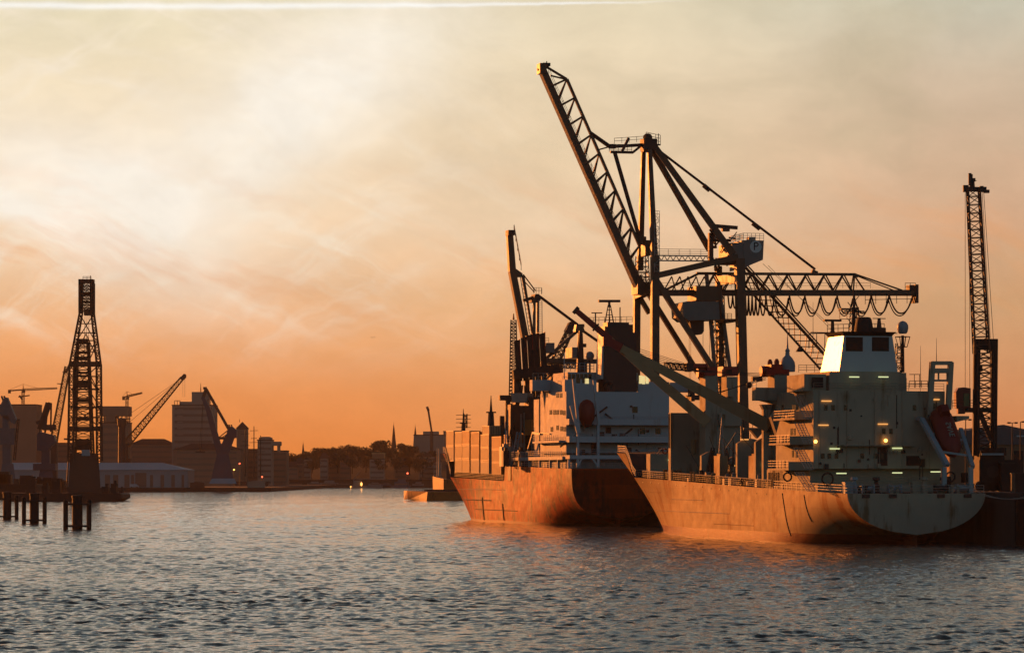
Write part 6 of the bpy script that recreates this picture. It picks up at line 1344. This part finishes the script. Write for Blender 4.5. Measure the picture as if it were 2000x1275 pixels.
    h = MB().add(vs, fs).build('hill', mat('hill_ground', (.05, .05, .03), .9, var=.3, scale=.02), smooth=True); place(h, f0); struct(h); h['label'] = 'long low wooded hill across the far shore'; h['category'] = 'hill'
    sh = Fr(0, 2664); o = MB().box(0, 700, sh.U(1500, 0).y, sh.U(400, 0).y, -2, 1.6).build('far_shore', mat('shore_stone', (.06, .05, .045), .9)); place(o, sh); struct(o); o['label'] = 'far shore of the river'; o['category'] = 'shore'
    M_leaf = mat('tree_foliage', (.045, .05, .022), .9, var=.45, scale=.25); M_bark = mat('tree_bark', (.05, .035, .025), .9)
    def crown(rx, rz, seed):
        r_ = random.Random(seed); mb = MB(); lobes = [(r_.uniform(-.6, .6) * rx, r_.uniform(-.6, .6) * rx, r_.uniform(-.35, .5) * rz, r_.uniform(.35, .6)) for _ in range(9)]
        for _ in range(1100):
            lx, ly, lz, lr = r_.choice(lobes); th = r_.uniform(0, 6.283); cz = r_.uniform(-1, 1); sr = math.sqrt(1 - cz * cz); rr_ = r_.uniform(.55, 1.08)
            c = Vector((lx + math.cos(th) * sr * rx * lr * rr_, ly + math.sin(th) * sr * rx * lr * rr_, lz + cz * rz * lr * rr_)); s = r_.uniform(.5, 1.25)
            a_ = Vector((r_.uniform(-1, 1), r_.uniform(-1, 1), r_.uniform(-1, 1))).normalized() * s; b_ = a_.orthogonal().normalized() * s * r_.uniform(.5, 1)
            mb.add([c - a_ * .6 - b_ * .5, c + a_ * .7 - b_ * .3, c + a_ * .2 + b_ * .8], [(0, 1, 2)])
        return mb
    protos = []
    for s_ in range(4):
        mb = crown(7.5, 6.5, s_ + 20); c = mb.build('crown', M_leaf); tr = MB().tube((0, 0, -9), (0, 0, -1), .5, .3)
        for k2 in range(5): tr.tube((0, 0, -3), (random.uniform(-4, 4), random.uniform(-4, 4), random.uniform(0, 4)), .22, .08)
        k_ = tr.build('trunk', M_bark); protos.append((c, k_))
    rr = random.Random(8)
    xs = [(598, 881), (612, 879), (626, 877), (640, 876), (655, 873), (672, 869), (690, 872), (699, 873), (722, 876), (735, 866), (745, 864), (756, 870), (783, 866), (796, 870), (808, 872), (664, 876), (648, 879), (684, 880), (712, 880), (730, 880), (770, 876), (750, 882), (790, 884), (820, 880), (838, 884), (630, 892), (660, 890), (688, 894), (715, 892), (745, 896), (775, 895), (800, 893), (826, 896), (610, 896), (590, 890), (575, 888), (560, 890), (545, 892)]
    for i, (x, y) in enumerate(xs):
        dd = 2860 - (y - 870) * 6 + rr.uniform(-15, 15); g = frpx(x, dd, rr.uniform(0, 360)); z = g.U(x, y).z; c, k_ = protos[i % 4]
        if i < 4: cc, kk = c, k_
        else: cc, kk = c.copy(), k_.copy(); COL.objects.link(cc); COL.objects.link(kk)
        side = 'on the ridge' if y < 884 else 'lower on the slope'
        t = thing('tree', g, f'dark leafy tree {side} of the far hill', 'tree', 'trees on the far hill' if y < 884 else 'trees on the lower slope', z=z - 5.0)
        sc = rr.uniform(.8, 1.25); t.scale = (sc, sc, sc); cc.parent = t; kk.parent = t
    # spires
    for x, yb, yt, w, d_, lab in ((592, 884, 859, 6, 3100, 'small church spire on the skyline above the ferry landing'), (769, 872, 822, 11, 3300, 'tallest thin church spire rising from the wooded ridge'), (811, 876, 826, 11, 3300, 'thin church spire just left of the grey flat-roofed block')):
        g = frpx(x, d_); q = lambda a, b: g.U(a, b); t = thing('church_spire', g, lab, 'spire'); r0 = w / 2 / (F / d_); zb_, zt = q(x, yb).z, q(x, yt).z
        MB().lathe((0, 0, zb_ - 1), [(r0, 0), (r0 * .62, (zt - zb_) * .35), (r0 * .3, (zt - zb_) * .72), (.12, zt - zb_ - 2), (.05, zt - zb_ + 1)], 8).build('spire_roof', M_rooft, t)
        MB().box(-r0 * .8, r0 * .8, -r0 * .8, r0 * .8, 3, zb_ - 1).build('church_tower', M_city, t)
    # blocks on the slope
    spec = [(593, 607, 897, 2720, 'narrow pale house low on the slope left of the ferry pier', M_city2), (558, 582, 912, 2700, 'low brown house at the left end of the far shore', M_city), (625, 640, 895, 2720, 'grey gabled house on the slope above the moored ferries', M_city2), (640, 664, 890, 2740, 'broad brown house with hipped roof on the slope', M_city),
            (576, 592, 905, 2710, 'small dark house between two paler houses on the slope', M_city), (664, 684, 900, 2730, 'brown house just left of the office with the sunset-tinted top floor', M_city), (818, 848, 892, 2735, 'grey striped apartment block on the right part of the slope', M_city2), (846, 862, 902, 2720, 'small grey house left of the moored tug mast', M_city2), (770, 800, 905, 2725, 'dim brown house on the slope under the tall spire', M_city)]
    for i, (x0, x1, y, d_, lab, mt) in enumerate(spec): building(x0, x1, y, d_, lab, mt, dep=14, base=1.6, roof='hip' if i % 3 else 'gable', name='house', cat='house')
    t, q, a, b = building(722, 751, 897, 2700, 'office block with sunset-tinted framed top floor above the ferry boat', M_city2, dep=16, base=1.6, rows=5)
    MB().box(-.5, 14, q(751, 0).y, q(727, 0).y, a.z + .81, q(740, 886).z).build('sunset_tinted_storey', mat('sunset_pane', (.36, .17, .09), .35), t)  # sunset glow put into the pane and frame colours
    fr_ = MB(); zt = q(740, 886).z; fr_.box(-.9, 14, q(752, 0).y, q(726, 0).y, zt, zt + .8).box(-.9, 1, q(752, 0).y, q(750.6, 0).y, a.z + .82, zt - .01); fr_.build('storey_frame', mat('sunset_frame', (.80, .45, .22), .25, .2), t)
    t, q, a, b = building(808, 868, 850, 2900, 'big grey flat-roofed block behind the red ship bow', M_city2, dep=40, win=False); MB().box(5, 30, q(856, 0).y, q(826, 0).y, a.z + .8, q(840, 842).z).build('roof_plant', M_city2, t)
    building(866, 905, 843, 2950, 'tall grey block edge rising just behind the container stacks', M_city2, dep=40, win=False)
    g = frpx(838, 2880); q = lambda x, y: g.U(x, y); t = thing('slewing_crane', g, 'single dark leaning jib standing above the grey flat-roofed block', 'crane'); MB().beam(q(843, 842), q(836, 798), 1.7, 1.7).build('jib', M_dark, t); MB().beam(q(837, 802), q(834, 794), 2.3).build('jib_head', M_dark, t); MB().box(-2, 2, q(846, 0).y, q(840, 0).y, 2, q(843, 842).z).build('tower', M_dark, t)
    # tower cranes
    for x, yb, yt, xl, xr, tilt, lab in ((45, 792, 750, 16, 112, -2, 'orange tower crane standing on the broad brown tower at far left'), (248, 830, 764, 239, 278, -3, 'orange tower crane beside the unfinished tower')):
        g = frpx(x, 2650); q = lambda a, b: g.U(a, b); t = thing('tower_crane', g, lab, 'crane'); M_or = MATS['orange_crane_paint']
        MB().lattice((0, 0, QB), q(x, yt + 13), 1.9, 1.9, 34, .28, .16).tube(q(x, yt + 13), q(x, yt), .7, .2).build('mast', M_or, t)
        y1 = yt + (9 if x < 100 else 8)
        MB().lattice(q(x, y1 + 2), q(xr, y1 - (1 if x < 100 else 5) * 1.0 + tilt * 0), 1.6, 1.0, 14, .25, .14).build('jib', M_or, t)
        MB().beam(q(x, y1 + 2), q(xl, y1 + 4), 1.2).box(-1, 1, q(xl + 5, 0).y, q(xl, 0).y, q(x, y1 + 9).z, q(x, y1 + 2).z).build('counter_jib', M_or, t)
        MB().box(-1, 1, q(x + 4, 0).y, q(x - 1, 0).y, q(x, y1 + 8).z, q(x, y1 + 2).z).tube(q(x, yt), q((x + xr) / 2, y1), .12).tube(q(x, yt), q(xl, y1 + 3), .12).build('cab', M_or, t)
        if x < 100: MB().beam(q(36, 775), q(58, 772), 1.0).beam(q(38, 772), q(44, 781), 1.4).build('lower_jib', M_or, t)
    # masts of a sailing ship behind the bank
    g = frpx(490, 2300); q = lambda x, y: g.U(x, y); t = thing('sailing_ship', g, 'sailing ship showing only bare masts with crossed yards over the bank', 'ship')
    MB().prism([(0, q(520, 0).y, .5), (0, q(462, 0).y, .5), (0, q(456, 0).y, 6), (0, q(526, 0).y, 6)], (8, 0, 0)).build('hull', M_dark, t)
    for x, yt in ((496, 832), (479, 838), (509, 850)):
        m_ = MB().tube(q(x, 930), q(x, yt), .55, .3)
        for y, w in ((yt + 9, 8), (yt + 32, 9), (yt + 24, 6)): m_.beam(q(x - w, y), q(x + w, y - .5), .35)
        m_.build('mast', M_dark, t)
    # moored ferries and landing stage
    M_fer = mat('ferry_white', (.30, .28, .26), .5, var=.2); M_ferb = mat('ferry_blue', (.09, .13, .18), .5); M_ferd = mat('ferry_dark', (.07, .06, .055), .6)
    boats = [(575, 22, 945, M_ferd, 'dark flat harbour launch at the left end of the landing'), (612, 20, 940, M_fer, 'white ferry with two window rows left in the moored row'), (640, 26, 938, M_fer, 'wide tan ferry with two decks in the moored row'), (668, 20, 941, M_ferd, 'dark ferry right of the two-decked tan ferry'), (730, 18, 942, M_fer, 'small white ferry just right of the sail-like mast boat'), (752, 14, 943, M_ferb, 'low blue launch second to the right of the mast boat'), (782, 20, 935, M_ferb, 'blue boxy ferry below the red lamp'), (815, 16, 941, M_fer, 'white motor yacht with raked cabin left of the tug')]
    for i, (x, hw, yt, mt, lab) in enumerate(boats):
        g = frpx(x, 2640 + (i % 3) * 8); q = lambda a, b: g.U(a, b); a, b = q(x - hw, 950), q(x + hw, 950); t = thing('ferry', g, lab, 'boat', 'boats moored along the far shore')
        z1 = 2.0; zt = q(x, yt).z
        MB().prism([(0, b.y + 1.2, -.5), (0, a.y - 1.2, -.5), (0, a.y, z1), (0, b.y, z1)], (5, 0, 0)).build('hull', M_ferd if i % 2 else mt, t)
        c = MB().box(.4, 4.6, b.y + (a.y - b.y) * .12, a.y - (a.y - b.y) * .2, z1 + .003, z1 + (zt - z1) * .55); c.prism([(.8, b.y + (a.y - b.y) * .25, z1 + (zt - z1) * .55 + .01), (.8, a.y - (a.y - b.y) * .35, z1 + (zt - z1) * .55 + .01), (.8, a.y - (a.y - b.y) * .4, zt), (.8, b.y + (a.y - b.y) * .27, zt)], (3.4, 0, 0)); c.build('cabin', mt, t)
        MB().box(.28, .395, b.y + (a.y - b.y) * .16, a.y - (a.y - b.y) * .24, z1 + .8, z1 + 1.7).build('window_band', M_cityg, t)
    g = frpx(704, 2560); q = lambda a, b: g.U(a, b); t = thing('work_boat', g, 'small boat with leaning mast and bright orange glints in mid river', 'boat')
    a, b = q(684, 950), q(716, 950)
    MB().prism([(0, b.y + 1, -.5), (0, a.y - 1, -.5), (0, a.y, 2.2), (0, b.y, 1.8)], (4, 0, 0)).build('hull', M_fer, t); MB().box(.5, 3.5, q(706, 0).y, q(690, 0).y, 2.2, q(698, 938).z).build('cabin', M_fer, t); MB().beam(q(690, 938), q(704, 918), .7, .7, .3, .3).build('mast', M_fer, t); MB().beam(q(695, 935), q(726, 935), .5).build('boom', M_fer, t)
    MB().ball(q(706, 945) + Vector((-.5, 0, 0)), .7, 1.5).build('lamp_glint_ball', M_bulb, t); MB().ball(q(685, 951) + Vector((-.6, 0, .3)), .5).build('lamp_glint_ball', M_bulb, t)  # the boat's orange glints, drawn as glowing balls
    g = frpx(796, 2620); t = thing('lamp_mast', g, 'glowing red lamp on a post above the blue boxy ferry', 'lamp'); p = g.U(796, 924); MB().tube((0, 0, 0), p, .25, .2).build('post', M_dark, t); MB().ball(p + Vector((-.3, 0, 0)), .75).build('lamp_glint_ball', M_redlamp, t)
    # landing stage roof line
    g = frpx(680, 2670); q = lambda a, b: g.U(a, b); t = thing('landing_stage', g, 'long low covered landing stage behind the moored ferries', 'pier'); a, b = q(560, 936), q(860, 936)
    MB().box(0, 8, b.y, a.y, a.z - .9, a.z).build('canopy_roof', M_rooft, t); MB().box(3, 7, b.y + 2, a.y - 2, 1.6, a.z - .91).build('stage_wall', M_ferd, t)
    # orange barge and the tug behind it
    g = frpx(850, 1240); q = lambda a, b, u=0.0: g.U(a, b, u); t = thing('barge', g, 'low orange lit barge moored ahead of the red ship bow', 'barge')
    a, b = q(797, 958), q(905, 962)
    MB().add([(0, a.y, .4), (-16, a.y - 7.8, -.5), (-1.5, b.y, -.5), (9, b.y, -.5), (9, a.y + 2, .4), (0, a.y + .4, a.z), (-16, a.y - 8.2, a.z - .3), (-1.5, b.y, a.z - .5), (9, b.y, a.z - .5), (9, a.y + 2, a.z)], [(0, 1, 6, 5), (1, 2, 7, 6), (2, 3, 8, 7), (3, 4, 9, 8), (4, 0, 5, 9), (5, 6, 7, 8, 9)]).build('hull', mat('barge_orange', (.50, .16, .035), .5, var=.3, scale=.8, dirt=(.1, .03, .01), dirt_amt=.7, streak_len=.3), t)
    MB().box(1, 7, q(905, 0).y, q(828, 0).y, a.z - .3, a.z + .5).build('hatch_cover', M_soot, t); MB().rail([(-.2, a.y - .3, a.z), (-15.8, a.y - 8.2, a.z - .3)], .7, 1.5, .08, 1).build('bulwark_rail', M_dark, t)
    g = frpx(872, 1330); q = lambda a, b, u=0.0: g.U(a, b, u); t = thing('tugboat', g, 'tug with orange lit bow and tall mast between the barge and the red ship', 'tug')
    MB().add([(0, q(846, 0).y, .2), (-16, q(868, 0).y, .2), (0, q(900, 0).y, .2), (10, q(880, 0).y, .2), (0, q(845, 0).y, q(850, 930).z), (-17, q(868, 0).y, q(860, 935).z), (0, q(905, 0).y, q(880, 940).z), (12, q(880, 0).y, q(880, 940).z)], [(0, 1, 5, 4), (1, 2, 6, 5), (2, 3, 7, 6), (3, 0, 4, 7), (4, 5, 6, 7)]).build('hull', MATS['barge_orange'], t)
    MB().box(-1, 7, q(905, 0).y, q(872, 0).y, q(880, 944).z, q(880, 908).z).box(0, 5, q(895, 0).y, q(876, 0).y, q(880, 908).z, q(880, 890).z).build('wheelhouse', M_dark, t)
    MB().tube(q(858, 930), q(858, 876), .5, .25).tube(q(854, 930), q(854, 874), .3, .15).build('mast', M_pale, t); MB().tube(q(848, 948), q(848, 928), .35).build('bow_post', M_pale, t)
    # bird
    g = frpx(728, 300); z = g.U(728, 660).z; t = thing('bird', g, 'single small dark bird flying in the open sky', 'bird', z=z)
    MB().add([(0, -.28, .06), (0, -.12, .13), (0, 0, .02), (0, .14, .10), (0, .26, .01), (-.09, .12, .05), (-.13, 0, 0), (-.09, -.12, .08), (.16, 0, .02), (-.04, 0, -.05)], [(0, 7, 1), (1, 7, 6, 2), (2, 6, 5, 3), (3, 5, 4), (6, 8, 2), (6, 9, 8)]).build('bird_body', M_dark, t)
town()
# ------------------------------------------------------------------ haze
hz = MB().box(-3600, 3600, -60, 3900, -2.0, 120).build('haze', None); hz['kind'] = 'stuff'
tag(hz, 'warm evening haze hanging over the whole harbour', 'haze', kind='stuff')
m = bpy.data.materials.new('harbour_haze'); m.use_nodes = True; q = NT(m.node_tree); q.n.clear()
pv = q.new('ShaderNodeVolumePrincipled'); pv.inputs['Color'].default_value = (0.92, 0.80, 0.68, 1); pv.inputs['Density'].default_value = 0.00004
pv.inputs['Anisotropy'].default_value = 0.1
oo = q.new('ShaderNodeOutputMaterial'); q.l.new(pv.outputs[0], oo.inputs['Volume']); hz.data.materials.append(m)
hz.display_type = 'WIRE'
